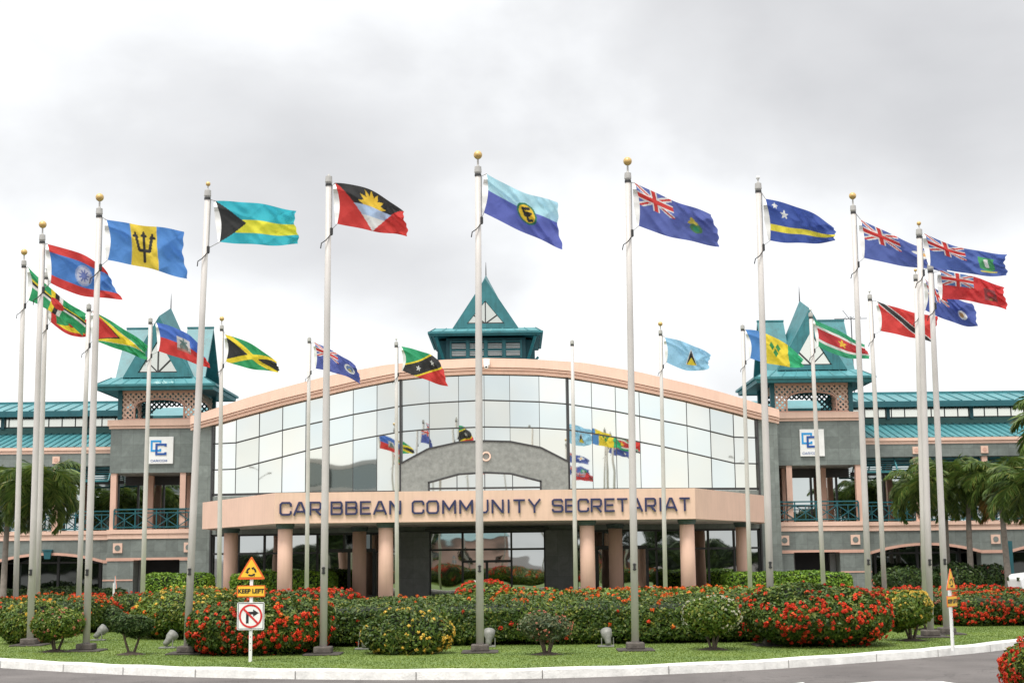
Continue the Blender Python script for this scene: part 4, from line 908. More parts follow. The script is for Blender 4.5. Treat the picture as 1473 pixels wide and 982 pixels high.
flag('guyana', f_guy, "green flag with red and yellow arrowhead triangles", (133, 447), (175, 471), (211, 497), (210, 517), (172, 503), (134, 489), 3, 1.1)
flag('haiti', f_hait, "blue over red flag with small square emblem in the middle", (225, 464), (262, 476), (290, 500), (302, 530), (265, 517), (228, 505), 4, 2.0)
flag('jamaica', f_jam, "black and green flag with yellow diagonal cross", (324, 481), (364, 496), (399, 522), (401, 535), (361, 530), (325, 520), 4, 3.3)
flag('cayman', f_cay, "blue ensign with round white badge, above the left of the arch", (452, 492), (485, 508), (513, 526), (519, 551), (488, 538), (454, 530), 3, 4.0)
flag('kitts', f_kit, "green and red flag with black diagonal band and white stars", (577, 498), (609, 506), (632, 517), (645, 556), (612, 546), (579, 533), 6, 4.9)
flag('lucia', f_luc, "light blue flag with black and yellow triangle", (956, 485), (990, 494), (1021, 510), (1019, 529), (992, 533), (959, 521), 3, .8)
flag('vincent', f_vin, "blue, yellow and green striped flag with green diamonds", (1072, 474), (1112, 484), (1154, 516), (1155, 528), (1117, 525), (1079, 515), 5, 1.6)
flag('suriname', f_sur, "green, white and red striped flag with yellow star", (1171, 460), (1209, 477), (1244, 497), (1251, 516), (1213, 513), (1177, 498), 3, 2.9)

# ------------------------------------------------------------------ vegetation
def leaves(pts, nrm, ln, wd, jit, upb=0.):
    n_ = len(pts); d = nrm+rng.normal(0, jit, (n_, 3)); d[:, 2] += upb; d /= np.linalg.norm(d, axis=1)[:, None]
    a = rng.normal(size=(n_, 3)); s1 = np.cross(d, a); s1 /= np.linalg.norm(s1, axis=1)[:, None]; s2 = np.cross(d, s1)
    l_ = ln*rng.uniform(.6, 1.3, n_)[:, None]; w_ = wd*rng.uniform(.7, 1.3, n_)[:, None]
    Q = np.empty((n_, 4, 3)); Q[:, 0] = pts-s1*l_; Q[:, 1] = pts+s2*w_+d*w_*.3; Q[:, 2] = pts+s1*l_; Q[:, 3] = pts-s2*w_+d*w_*.3
    return Q.reshape(-1, 3)
def lump(P, seed, k_=1.):
    r_ = np.random.default_rng(seed); out = np.zeros(len(P))
    for f_, a in ((1.7, 1.), (3.7, .6), (8., .4), (15., .25)):
        for _ in range(3):
            d = r_.normal(size=3)*f_*k_; out += a*np.sin(P@d+r_.uniform(0, 6))/3
    return out
def surf(n_, c, rx, ry, h, e, seed, amp, zlow=.0):
    """points on a bumpy superellipsoid dome/box resting on the ground"""
    d = rng.normal(size=(int(n_*1.6), 3)); d /= np.linalg.norm(d, axis=1)[:, None]; d = d[:n_]
    # more samples on flat box faces: normalise by superellipsoid norm
    nrm = (np.abs(d)**e).sum(1)**(1/e); p = d/nrm[:, None]
    P = p*np.array([rx, ry, h/2*1.0]); nn = np.sign(p)*np.abs(p)**(e-1)/np.array([rx, ry, h/2]); nn /= np.linalg.norm(nn, axis=1)[:, None]
    W = P+np.array(c)+np.array([0, 0, h/2]); W += nn*(amp*lump(W, seed))[:, None]
    return W, nn
def bush(name, label, cat, c, rx, ry, h, e=2.5, n_=9000, leaf='ixora', ls=.05, lw=.022, amp=.09, seed=1, flowers=(), group=None, stems=0, lift=0., jit=.7, thin=False, rot=0):
    """flowers: list of (material, count, weight function(P,n)->0..1, size)"""
    if stems and lift >= .2: lift += .10; h -= .10
    z = c[2]; o = thing(name, label, cat, c, group); cc_ = (c[0], c[1], z+lift)
    ca_, sa_ = math.cos(rot), math.sin(rot)
    def R_(W):
        q = W-np.array(c); return np.stack([q[:, 0]*ca_-q[:, 1]*sa_, q[:, 0]*sa_+q[:, 1]*ca_, q[:, 2]], 1)+np.array(c)
    def Rn(W): return np.stack([W[:, 0]*ca_-W[:, 1]*sa_, W[:, 0]*sa_+W[:, 1]*ca_, W[:, 2]], 1)
    P, nn = surf(n_, cc_, rx, ry, h, e, seed, amp); dep = rng.exponential(.05 if not thin else .16, len(P)); dep = np.minimum(dep, min(rx, ry, h/2)*.7)
    P = P-nn*(dep-.03)[:, None]; P[:, 2] = np.maximum(P[:, 2], z+.03)
    numesh("foliage", leaves(R_(P), Rn(nn), ls, lw, jit, .3), 4, leaf, o)
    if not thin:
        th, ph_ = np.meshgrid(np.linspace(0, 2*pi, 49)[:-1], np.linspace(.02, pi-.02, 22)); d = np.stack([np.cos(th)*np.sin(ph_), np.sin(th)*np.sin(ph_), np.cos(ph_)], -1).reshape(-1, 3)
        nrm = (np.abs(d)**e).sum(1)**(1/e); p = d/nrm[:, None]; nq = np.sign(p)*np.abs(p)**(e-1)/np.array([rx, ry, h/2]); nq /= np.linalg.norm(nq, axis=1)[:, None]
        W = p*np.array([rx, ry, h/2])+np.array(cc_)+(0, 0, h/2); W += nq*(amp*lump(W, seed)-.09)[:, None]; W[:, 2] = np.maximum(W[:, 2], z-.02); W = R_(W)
        m_ = MB(); m_.add(W, [(a*48+b_, (a+1)*48+b_, (a+1)*48+(b_+1) % 48, a*48+(b_+1) % 48) for a in range(21) for b_ in range(48)]); m_.build("shade_core", "core", o)  # closed shell, dark colour stands for shade inside the foliage, blocks see-through
    for mat_, cnt, wf, sz in flowers:
        P, nn = surf(cnt*3, cc_, rx, ry, h, e, seed, amp); wgt = wf(P, nn); k = rng.uniform(0, 1, len(P)) < wgt
        # patches: flowers come in groups
        k &= (lump(P, seed+9, 1.4)+rng.normal(0, .35, len(P))) > -.15
        P = R_(P[k][:cnt]); nn = Rn(nn[k][:cnt]); P = P+nn*.035; m_ = len(P)
        if m_ == 0: continue
        q = 16; dd = nn[:, None]+rng.normal(0, .75, (m_, q, 3)); dd /= np.linalg.norm(dd, axis=2)[:, :, None]; s_ = sz*rng.uniform(.55, 1.25, (m_, 1, 1))
        PP = (P[:, None]+dd*s_*.75).reshape(-1, 3); 
        numesh("flowers", leaves(PP, dd.reshape(-1, 3), sz*.38, sz*.26, .5), 4, mat_, o)
    for i in range(stems):
        a = 2*pi*i/max(1, stems)+.5; w = MB(); b0 = np.array([c[0]+.03*math.cos(a), c[1]+.03*math.sin(a), z-.02]); t_ = np.array([c[0]+rx*.5*math.cos(a), c[1]+ry*.5*math.sin(a), z+lift+h*.45])
        mid = b0*.55+t_*.45+np.array([0, 0, -.02]); w.tube([b0, mid, t_], [.03, .024, .012], 7)
        for k_ in range(3):
            b2 = mid+(t_-mid)*(.2+.3*k_); w.tube([b2, b2+np.array([rng.normal(0, .12), rng.normal(0, .12), .2+.1*rng.random()])], [.012, .005], 5)
        w.build("stem", "bark", o)
    if stems:
        w = MB(); n2 = 14; v = [(c[0], c[1], z+.07)]+[(c[0]+(.30+.05*math.sin(3*i))*math.cos(2*pi*i/n2), c[1]+(.28+.04*math.sin(5*i))*math.sin(2*pi*i/n2), z+.002) for i in range(n2)]
        w.add(v, [(0, 1+i, 1+(i+1) % n2) for i in range(n2)]); w.build("soil_mound", "soil", o)
    return o
Zi = .15
front = lambda P, n_: np.clip(.25-.9*n_[:, 1], .05, 1)
allf = lambda P, n_: np.ones(len(P))
topf = lambda P, n_: np.clip(n_[:, 2]*1.3, .04, 1)
def rightf(x0, x1): return lambda P, n_: np.clip((P[:, 0]-x0)/(x1-x0), .12, 1)
def low(zc): return lambda P, n_: np.clip(1.15-(P[:, 2]-Zi)/zc, .12, 1)
mixf = lambda a, b_: (lambda P, n_: a(P, n_)*b_(P, n_))
# big red bushes
gB = "big rounded red-flowered bushes on the island"
bush("ixora_bush", "big rounded bush full of red flowers behind the no-right-turn sign", "bush", (-5.13, 29.3, Zi), 1.40, 1.35, 1.03, 3.0, 26000, 'ixora', amp=.10, seed=3, flowers=[('f_red', 300, mixf(front, low(1.9)), .07), ('f_orange', 90, topf, .06)], group=gB)
bush("ixora_bush", "biggest rounded bush full of red flowers, right of the star flag pole", "bush", (6.15, 29.6, Zi), 1.42, 1.4, 1.18, 2.3, 27000, 'ixora', amp=.10, seed=5, flowers=[('f_red', 360, mixf(front, low(1.7)), .064), ('f_red', 90, topf, .06), ('f_red', 260, mixf(rightf(6.2, 8.), low(1.3)), .07)], group=gB)
# long clipped hedge: three neighbouring hedges read as one; built in one
bush("flowering_hedge", "long clipped hedge with scattered orange-red flowers across the middle of the island", "hedge", (.35, 33.4, Zi), 5.35, 2.85, .87, 7, 90000, 'ixora', amp=.06, seed=8, flowers=[('f_orange', 190, topf, .07), ('f_red', 70, front, .06)])
bush("flowering_hedge", "red-topped hedge strip behind the middle hedge", "hedge", (4.3, 43.5, Zi), 4.8, 1.3, .80, 6, 20000, 'ixora_l', ls=.07, lw=.035, seed=11, flowers=[('f_orange', 400, topf, .09)])
bush("ixora_bush", "small round red-topped bush in front of the entrance glass", "bush", (-.97, 44, Zi), .88, .8, 1.02, 3, 7000, 'ixora_l', ls=.06, lw=.03, seed=12, flowers=[('f_red', 170, topf, .085)])
bush("flowering_hedge", "yellow-green mounded hedge to the left behind the left red bush", "hedge", (-7.55, 35.6, Zi), 1.75, 1.7, 1.06, 2.8, 24000, 'ixora_l', seed=14, flowers=[('f_yellow', 120, topf, .06), ('f_orange', 120, allf, .055)])
bush("ixora_bush", "red-topped bush peeping between the columns behind the left red bush", "bush", (-5.5, 38, Zi), 1.4, .8, 1.02, 3.2, 7000, 'ixora', ls=.06, seed=15, flowers=[('f_red', 240, topf, .075)])
bush("flowering_hedge", "dark hedge with orange flowers at the left edge behind three poles", "hedge", (-13.6, 38.6, Zi), 2.7, 1.5, .92, 4, 26000, 'ixora', seed=17, flowers=[('f_orange', 240, topf, .06), ('f_red', 60, front, .055)])
bush("flowering_hedge", "bright red hedge beside the small grey sign at the left", "hedge", (-11.6, 43.8, Zi), 2.2, 1.1, .78, 4, 16000, 'ixora', ls=.06, seed=18, flowers=[('f_red', 420, allf, .08)])
bush("flowering_hedge", "long red hedge behind the lawn at the right edge", "hedge", (14.9, 38.1, Zi), 4.3, 2.1, .72, 5, 42000, 'ixora', seed=20, flowers=[('f_red', 1500, front, .06), ('f_orange', 420, topf, .06), ('f_red', 200, allf, .06)])
bush("flowering_hedge", "low red hedge strip behind the two yellow bushes on the right", "hedge", (12.3, 46.5, Zi), 3.9, 1.2, .66, 5, 15000, 'ixora', ls=.07, lw=.035, seed=21, flowers=[('f_red', 700, allf, .085)])
bush("ixora_bush", "red bush cut by the bottom right corner of the photo, by the road", "bush", (8.0, 19.6, 0), 1.25, 1.5, .80, 3, 22000, 'ixora_l', ls=.04, lw=.018, seed=22, flowers=[('f_red', 520, allf, .06)])
# small shrubs
gS = "small garden shrubs on the island lawn"
P = ground(578, 941); bush("shrub", "low wide bush with yellow flowers left of the centre pole", "shrub", (P[0], P[1]+.35, Zi), .82, .45, .58, 2.6, 6000, 'ixora', seed=30, flowers=[('f_yellow', 190, rightf(-2.6, -1.5), .045)], group=gS, stems=4, lift=.08, amp=.16)
P = ground(787, 941); bush("shrub", "sparse greyish shrub with a few pink blooms right of the centre pole", "shrub", (P[0], P[1], Zi), .46, .40, .55, 2.1, 2400, 'shrub_g', ls=.04, lw=.018, seed=31, flowers=[('f_pink', 60, allf, .028)], group=gS, stems=4, lift=.22, thin=True)
P = ground(1026, 934); bush("shrub", "round shrub with white flowers on a short trunk", "shrub", (P[0], P[1], Zi), .48, .45, .62, 2.3, 4200, 'ixora_l', ls=.05, lw=.024, seed=32, flowers=[('f_white', 170, allf, .035)], group=gS, stems=3, lift=.3, amp=.1)
P = ground(1312, 921); bush("shrub", "leggy shrub with pale yellow flowers beside the right warning sign", "shrub", (P[0], P[1], Zi), .48, .45, .68, 2.4, 4800, 'ixora_l', ls=.05, lw=.024, seed=33, flowers=[('f_yellow', 190, topf, .045)], group=gS, stems=5, lift=.26, amp=.16)
P = ground(1348, 908); bush("shrub", "dark shrub with few pink flowers behind the right warning sign", "shrub", (P[0], P[1]+.8, Zi), .5, .45, .62, 2.3, 4200, 'shrub', seed=34, flowers=[('f_pink', 40, allf, .04)], group=gS, stems=4, lift=.22, amp=.1)
P = ground(48, 928); bush("shrub", "yellow-topped round shrub behind the second pole from the left", "shrub", (P[0]-.35, P[1]+.9, Zi), .72, .6, .80, 2.4, 5200, 'ixora_l', seed=35, flowers=[('f_yellow', 60, topf, .05)], group=gS, stems=4, lift=.1, amp=.1)
P = ground(80, 937); bush("shrub", "round shrub with small pink flowers on forked stems at the left", "shrub", (P[0], P[1], Zi), .50, .45, .60, 2.3, 4200, 'ixora_l', ls=.045, lw=.02, seed=36, flowers=[('f_pink', 60, allf, .035)], group=gS, stems=3, lift=.24, amp=.1)
P = ground(189, 941); bush("shrub", "dark green shrub on a single short trunk without flowers", "shrub", (P[0], P[1], Zi), .44, .4, .60, 2.2, 3600, 'shrub', ls=.045, lw=.02, seed=37, group=gS, stems=2, lift=.24, amp=.12)
P = ground(153, 908); bush("shrub", "dark rounded shrub in front of the small grey sign", "shrub", (P[0], P[1], Zi), .5, .45, .58, 2.6, 4200, 'shrub', seed=38, group=gS)
# clipped light green hedges by the building
def lhedge(label, x0, x1, y, h, seed): bush("clipped_hedge", label, "hedge", ((x0+x1)/2, y, 0), (x1-x0)/2, .9, h, 7, int((x1-x0)*2600), 'hedge_l', ls=.07, lw=.035, amp=.05, seed=seed, group="light green clipped hedges by the building")
lhedge("light green clipped hedge below the left tower", -16.9, -13.9, 66, 1.4, 41)
lhedge("dark clipped hedge between the left canopy columns", -13.2, -8.4, 67.5, 1.4, 42)
lhedge("light green clipped hedge below the right tower", 9.5, 15.3, 66, 1.15, 43)
# greenery in front of the wings
bush("garden_shrubs", "mixed garden bushes under the right wing archway", "bush", (20.8, 70.5, 0), 3.2, 1.2, 1.25, 3, 9000, 'tree', ls=.10, lw=.05, amp=.25, seed=44, flowers=[('f_pink', 40, allf, .09)])
bush("garden_shrubs", "low green planting under the left wing archway", "bush", (-24.3, 71.5, 0), 5.0, .9, .75, 3, 8000, 'tree', ls=.10, lw=.05, amp=.15, seed=45)

# palms
def palm(label, x, y, h, rad, seed, nf=17, lean=.1, tr=.16, dead=0, group="palm trees beside the building"):
    nf = int(nf*1.35); rad *= 1.12
    r_ = np.random.default_rng(seed); o = thing("palm_tree", label, "palm tree", (x, y, 0), group); top = np.array([x+lean, y, h])
    w = MB(); w.tube([(x, y, 0), (x+.02, y, h*.1), (x+lean*.5, y, h*.5), (x+lean, y, h-.7)], [tr*1.5, tr, tr*.85, tr*.7], 12); w.build("trunk", "palmbark", o, True)
    w = MB(); w.tube([(x+lean, y, h-.72), (x+lean, y, h-.5), (x+lean, y, h+.1)], [tr*.75, tr*.85, tr*.35], 12); w.build("crownshaft", "shaft", o, True)
    Q = []; D = []
    for i in range(nf):
        a = 2*pi*(i*.381966)+r_.uniform(-.2, .2); el = 1.3-1.75*(i/nf)+r_.uniform(-.12, .12); Lf = rad*r_.uniform(.9, 1.15)
        hd = np.array([math.cos(a), math.sin(a), 0]); p = top.copy(); pts = [p.copy()]; e_ = el; n_ = 16
        for k in range(n_):
            dv = hd*math.cos(e_)+np.array([0, 0, math.sin(e_)]); p = p+dv*Lf/n_; pts.append(p.copy()); e_ -= (.07+.045*k/n_*2)*1.15
        side_ = np.array([-hd[1], hd[0], 0]); tgt = D if i >= nf-dead else Q
        for k in range(1, n_+1):
            for sub in (0, .2, .4, .6, .8):
                if k == n_ and sub: continue
                b_ = pts[k]+(pts[min(k+1, n_)]-pts[k])*sub; t = (k+sub)/n_; dv = pts[k]-pts[k-1]; dv /= np.linalg.norm(dv); ll = .30*rad*(math.sin(pi*min(1, t*.9+.08))**.6)+.10
                for sd in (-1, 1):
                    dr = side_*sd*.75+dv*.55+np.array([0, 0, -.22-.3*r_.random()])+r_.normal(0, .16, 3); dr /= np.linalg.norm(dr); wv = np.cross(dr, side_*sd+(0, 0, .4)); wv /= np.linalg.norm(wv); wv *= .020*rad/1.8*1.2
                    tip = b_+dr*ll+np.array([0, 0, -.12*ll]); mid = b_+dr*ll*.5
                    tgt += [b_-wv*.4, mid-wv, tip, mid+wv]
        w_ = .014
        for a_, b_ in zip(pts[:-1], pts[1:]): tgt += [a_-(0, 0, w_), b_-(0, 0, w_), b_+(0, 0, w_), a_+(0, 0, w_)]
    numesh("crown", np.array(Q), 4, 'palm', o)
    if D: numesh("dead_fronds", np.array(D), 4, 'deadpalm', o)
def pp(px, py, Y): return at(px, py, Y)
a = pp(1391, 693, 70); palm("palm with pale trunk, middle of the right group, before the wing balcony", a[0]-.1, 70, a[2], 2.0, 51, 20, dead=1)
a = pp(1441, 690, 68.5); palm("palm with a dry brown frond near the right edge", a[0], 68.5, a[2], 2.0, 52, 20, lean=-.1, dead=2)
a = pp(1352, 690, 71); palm("dark trunked palm behind the two close poles on the right", a[0]+.1, 71, a[2], 2.0, 53, 20)
a = pp(1322, 700, 69.5); palm("leftmost palm of the right group, crown left of the close poles", a[0], 69.5, a[2], 1.7, 54, 18)
a = pp(1474, 700, 66); palm("palm cut by the right edge of the photo", a[0], 66, a[2], 2.0, 55, 18)
a = pp(1556, 612, 70); palm("tall palm outside the right edge whose fronds hang into the photo", a[0], 70, a[2], 3.2, 56, 24, tr=.22)
a = pp(52, 702, 68); palm("thick trunked palm before the left wing", a[0], 68, a[2], 2.2, 57, 24, tr=.24)
a = pp(10, 705, 70); palm("palm at the left edge of the photo before the left wing", a[0], 70, a[2], 2.2, 58, 22)

# trees and houses across the road (seen in the glass)
def tree(label, x, y, h, r_, seed):
    o = thing("tree", label, "tree", (x, y, 0), "broad trees across the road behind the camera")
    w = MB(); w.tube([(x, y, 0), (x+.1, y, h*.3), (x, y, h*.6)], [.3, .22, .12], 9)
    cl = []; q = np.random.default_rng(seed)
    for i in range(11):
        c_ = np.array([x+q.normal(0, r_*.45), y+q.normal(0, r_*.45), h*(.45+.45*q.random())]); cl.append(c_); w.tube([(x, y, h*.3), c_*.5+np.array([x, y, h*.4])*.5, c_], [.14, .08, .03], 5)
    w.build("trunk", "bark", o)
    P_ = []; 
    for c_ in cl:
        d = q.normal(size=(1000, 3)); d /= np.linalg.norm(d, axis=1)[:, None]; P_.append(c_+d*(r_*.42*q.uniform(.5, 1.05, (1000, 1)))*np.array([1, 1, .7]))
    P_ = np.concatenate(P_); numesh("crown", leaves(P_, q.normal(size=P_.shape), .22, .11, .5), 4, 'tree', o)
for i, (x, y, h) in enumerate(((-46, -32, 8), (-34, -38, 10), (-22, -33, 8.5), (-12, -42, 7), (14, -36, 7.5), (24, -40, 9.5), (36, -34, 8), (50, -40, 10))):
    tree("broad leafy tree across the road behind the camera", x, y, h, h*.55, 80+i)
def house(name, label, x0, x1, y0, y1, h, wall, roofm):
    cx, cy = (x0+x1)/2, (y0+y1)/2; o = thing(name, label, "building", (cx, cy, 0)); w = MB(); w.box(x0, x1, y0, y1, 0, h); w.build("wall", wall, o)
    w = MB(); w.add([(x0-.6, y0-.6, h), (x1+.6, y0-.6, h), (x1+.6, y1+.6, h), (x0-.6, y1+.6, h), (cx-(x1-x0)*.25, cy, h+2.5), (cx+(x1-x0)*.25, cy, h+2.5)], [(3, 2, 1, 0), (0, 1, 5, 4), (1, 2, 5), (2, 3, 4, 5), (3, 0, 4)]); w.build("roof", roofm, o)
    n_ = max(2, int((x1-x0)/4))
    for i in range(n_):
        for z in ((1.2,) if h < 5 else (1.2, 4.4)):
            x = x0+(i+.5)*(x1-x0)/n_; w = MB(); w.box(x-.7, x+.7, y1-.05, y1+.06, z, z+1.5); w.build("window", "glass_dk", o)
house("brick_house", "two-storey red brick building across the road behind the camera", 5, 17, -50, -40, 7.5, "brick", "teal")
o = thing("office_block", "grey glazed office block across the road behind the camera", "building", (-47, -42, 0))
w = MB(); w.box(-56, -38, -48, -38, 0, 14); w.build("wall", "glass_vd", o)
for z in (3.3, 6.8, 10.3, 13.8): w = MB(); w.box(-56.2, -37.8, -38.0, -37.7, z, z+.6); w.build("floor_band", "cap", o)
for x in (-56, -50, -44, -38): w = MB(); w.box(x-.4, x+.4, -38, -37.6, 0, 14.2); w.build("pier", "stone_c", o)
bush("roadside_hedge", "roadside hedge behind the camera, left half", "hedge", (-46, -28, 0), 30, 2, 3.0, 6, 14000, 'tree', ls=.3, lw=.15, amp=.4, seed=70)
bush("roadside_hedge", "roadside hedge behind the camera, right half", "hedge", (48, -28, 0), 28, 2, 3.0, 6, 14000, 'tree', ls=.3, lw=.15, amp=.4, seed=71)
house("pink_house", "low pink building across the road behind the camera", -12, 0, -50, -42, 4.0, "peach", "teal")
def lamp(x, y, h, rot):
    o = thing("street_lamp", "tall double-arm street lamp across the road behind the camera, "+("left" if x < 0 else "right"), "street lamp", (x, y, 0), "street lamps behind the camera"); w = MB(); w.tube([(x, y, 0), (x, y, h)], [.12, .07], 10); w.build("post", "cap", o)
    for s_ in (-1, 1):
        w = MB(); e = (x+s_*2.2*math.cos(rot), y+s_*2.2*math.sin(rot), h+.7); w.tube([(x, y, h-.3), e], .05, 7); w.build("arm", "cap", o)
        w = MB(); w.bar(e, (e[0]+s_*.6*math.cos(rot), e[1]+s_*.6*math.sin(rot), e[2]+.1), .2, .1); w.build("lamp_head", "cap", o)
lamp(-62, -16, 12.3, .2); lamp(68, -24, 14.5, -.3)

# ------------------------------------------------------------------ floodlights on the lawn
def flood(label, px, py, yaw, tilt, Yo=0, dark=False):
    p = ground(px, py); p[1] += Yo; o = thing("floodlight", label, "floodlight", tuple(p), "grey ground floodlights aimed at the flags")
    dv = np.array([math.sin(yaw)*math.cos(tilt), math.cos(yaw)*math.cos(tilt), math.sin(tilt)]); c_ = p+np.array([0, 0, .22]); s9 = .85
    a = c_-dv*.16; w = MB(); w.tube([a-dv*.03, a, c_-dv*.02, c_+dv*.05, c_+dv*.20], [.04, .07, .085, .13, .14], 18); w.build("housing", "lamp", o, True)
    w = MB(); w.tube([c_+dv*.20, c_+dv*.212], [.14, .13], 18); w.build("lens", "glasslens", o)
    w = MB(); rt = np.cross(dv, (0, 0, 1)); rt /= np.linalg.norm(rt)
    w.bar(c_+rt*.15, c_+rt*.15-(0, 0, .20), .02, .04); w.bar(c_-rt*.15, c_-rt*.15-(0, 0, .20), .02, .04); w.bar(c_+rt*.16-(0, 0, .19), c_-rt*.16-(0, 0, .19), .05, .03); w.build("bracket", "lamp", o)
    w = MB(); w.box(p[0]-.24, p[0]+.16, p[1]-.12, p[1]+.12, .15, .19); w.build("base_plate", "lamp", o, bevel=.01); o.scale = (.85, .85, .85)
flood("grey floodlight leaning right, between the trident pole and the dark shrub", 143, 921, .9, .7)
flood("grey floodlight left of the big left red bush", 243, 932, .7, .75)
flood("grey floodlight just behind the centre pole base", 703, 932, .2, 1.1, .4)
flood("grey floodlight on the lawn left of the yellow-green badge ensign pole", 874, 930, -.25, 1.0)
flood("pale floodlight hidden half behind the yellow flowered bush", 521, 936, -.1, 1.2, .5)
# ------------------------------------------------------------------ traffic signs
from mathutils import Vector
def textmesh(txt, size):
    cu = bpy.data.curves.new("t", 'FONT'); cu.body = txt; cu.size = size; cu.align_x = 'CENTER'; cu.align_y = 'CENTER'; cu.extrude = .003; cu.offset = .0035
    ob = bpy.data.objects.new("t", cu); C.objects.link(ob); bpy.context.view_layer.update()
    me = bpy.data.meshes.new_from_object(ob.evaluated_get(bpy.context.evaluated_depsgraph_get())); bpy.data.objects.remove(ob); return me
def rpoly(pts, r_, n_=5):
    out = []; k = len(pts)
    for i in range(k):
        p = np.array(pts[i], float); a = np.array(pts[i-1], float)-p; b_ = np.array(pts[(i+1) % k], float)-p; a /= np.linalg.norm(a); b_ /= np.linalg.norm(b_)
        p1, p2 = p+a*r_, p+b_*r_
        for j in range(n_+1):
            t = j/n_; out.append(tuple((1-t)**2*p1+2*t*(1-t)*p+t*t*p2))
    return out
def sign(label, x, y, rot, zt, full_, hgt=2.25):
    o = thing("traffic_sign", label, "traffic sign", (x, y, Zi), "roundabout warning signs"); Z = Zi
    def pl(name, poly, y0, y1, mat, par=o):
        w = MB(); w.prism([(x+a, Z+b_) for a, b_ in poly], y+y0, y+y1); return w.build(name, mat, par)
    w = MB(); w.box(x-.028, x+.028, y-.02, y+.03, Z-.05, Z+zt-.25); w.build("post", "white", o)
    w = MB()
    for k in range(6): w.box(x-.007, x+.007, y-.0225, y-.018, Z+.2+k*.12, Z+.215+k*.12)
    w.build("post_holes", "capdk", o)
    s_ = .262; hh = .43
    tri = lambda k_: rpoly([(-s_*k_, zt-hh/2-hh/2*k_+(.03*(1-k_))), (s_*k_, zt-hh/2-hh/2*k_+(.03*(1-k_))), (0, zt-hh/2+hh/2*k_+.03*(1-k_)-.0)], .04*k_)
    tp = pl("warning_triangle", tri(1), -.035, -.025, "sign_o"); pl("triangle_face", [(a, b_-.012) for a, b_ in tri(.78)], -.038, -.034, "sign_y", tp)
    pl("triangle_back", tri(.97), -.024, -.0225, "signback", tp)
    c_ = (0, zt-.29)
    for k in range(3):
        a0 = pi/2+.35+k*2*pi/3; pts = []
        for j in range(6): t = a0+j*.24; pts.append((c_[0]+.095*math.cos(t), c_[1]+.085*math.sin(t)))
        for j in range(5, -1, -1): t = a0+j*.24; pts.append((c_[0]+.062*math.cos(t), c_[1]+.055*math.sin(t)))
        pl("arrow", pts, -.041, -.0375, "black", tp)
        t = a0+1.45; q = [(c_[0]+.115*math.cos(t-.22), c_[1]+.105*math.sin(t-.22)), (c_[0]+.045*math.cos(t-.22), c_[1]+.04*math.sin(t-.22)), (c_[0]+.08*math.cos(t+.3), c_[1]+.072*math.sin(t+.3))]
        pl("arrow_head", q, -.0415, -.037, "black", tp)
    z2 = zt-.645; kp = pl("keep_left_plate", rpoly([(-s_, z2-.105), (s_, z2-.105), (s_, z2+.105), (-s_, z2+.105)], .02), -.035, -.025, "sign_o"); pl("plate_face", rpoly([(-s_+.02, z2-.088), (s_-.02, z2-.088), (s_-.02, z2+.088), (-s_+.02, z2+.088)], .015), -.038, -.034, "sign_y", kp)
    pl("plate_back", rpoly([(-s_+.004, z2-.103), (s_-.004, z2-.103), (s_-.004, z2+.103), (-s_+.004, z2+.103)], .02), -.024, -.0225, "signback", kp)
    me = textmesh("KEEP LEFT", .107); tx = link("plate_text", me, "black", kp); tx.rotation_euler = (pi/2, 0, 0); tx.location = (0, -.0405, z2)
    if full_:
        z3 = zt-1.095; S = .25; q = pl("no_right_turn_plate", rpoly([(-S, z3-S), (S, z3-S), (S, z3+S), (-S, z3+S)], .03), -.035, -.025, "white")
        w = MB(); stroke(w, [(x+a*(S-.02), Z+z3+b_*(S-.02)) for a, b_ in ((-1, -1), (1, -1), (1, 1), (-1, 1))], .012, y-.0365, y-.0345, True); w.build("border_line", "black", q)
        w = MB(); n_ = 36; stroke(w, [(x+.198*math.cos(2*pi*i/n_), Z+z3+.198*math.sin(2*pi*i/n_)) for i in range(n_)], .035, y-.039, y-.0345, True); w.build("red_ring", "sign_r", q)
        w = MB(); stroke(w, [(x-.06, Z+z3-.13), (x-.06, Z+z3+.055), (x+.045, Z+z3+.055)], .048, y-.0375, y-.0345); w.prism([(x+.045, Z+z3+.12), (x+.15, Z+z3+.055), (x+.045, Z+z3-.01)], y-.0377, y-.0345); w.build("turn_arrow", "black", q)
        w = MB(); stroke(w, [(x-.132, Z+z3+.132), (x+.132, Z+z3-.132)], .036, y-.0405, y-.0348); w.build("red_slash", "sign_r", q)
    o.rotation_euler = (0, 0, rot)
P = ground(360, 951); zt = at(361, 799, P[1])[2]-Zi; sign("warning triangle, KEEP LEFT plate and no-right-turn plate on one white post", P[0], P[1], .0, zt, True)
P = ground(1371, 932); zt = at(1366, 816, P[1])[2]-Zi; sign("roundabout triangle and KEEP LEFT plate turned sideways, on the white post at the right", P[0], P[1], .92, zt, False)
P = at(163, 875, 46.5); zt = at(163, 827, 46.5)[2]-Zi; sign("small grey-backed roundabout sign seen nearly edge-on among the left hedges", P[0], 46.5, 2.06, zt, False)
P = at(683, 850, 44.); q = MB(); q.box(P[0]-.03, P[0]+.03, 43.98, 44.04, .9, at(683, 839, 44)[2]+.1); tag(q.build("marker_post", "white"), "short white stake beside the centre pole above the hedge", "post")

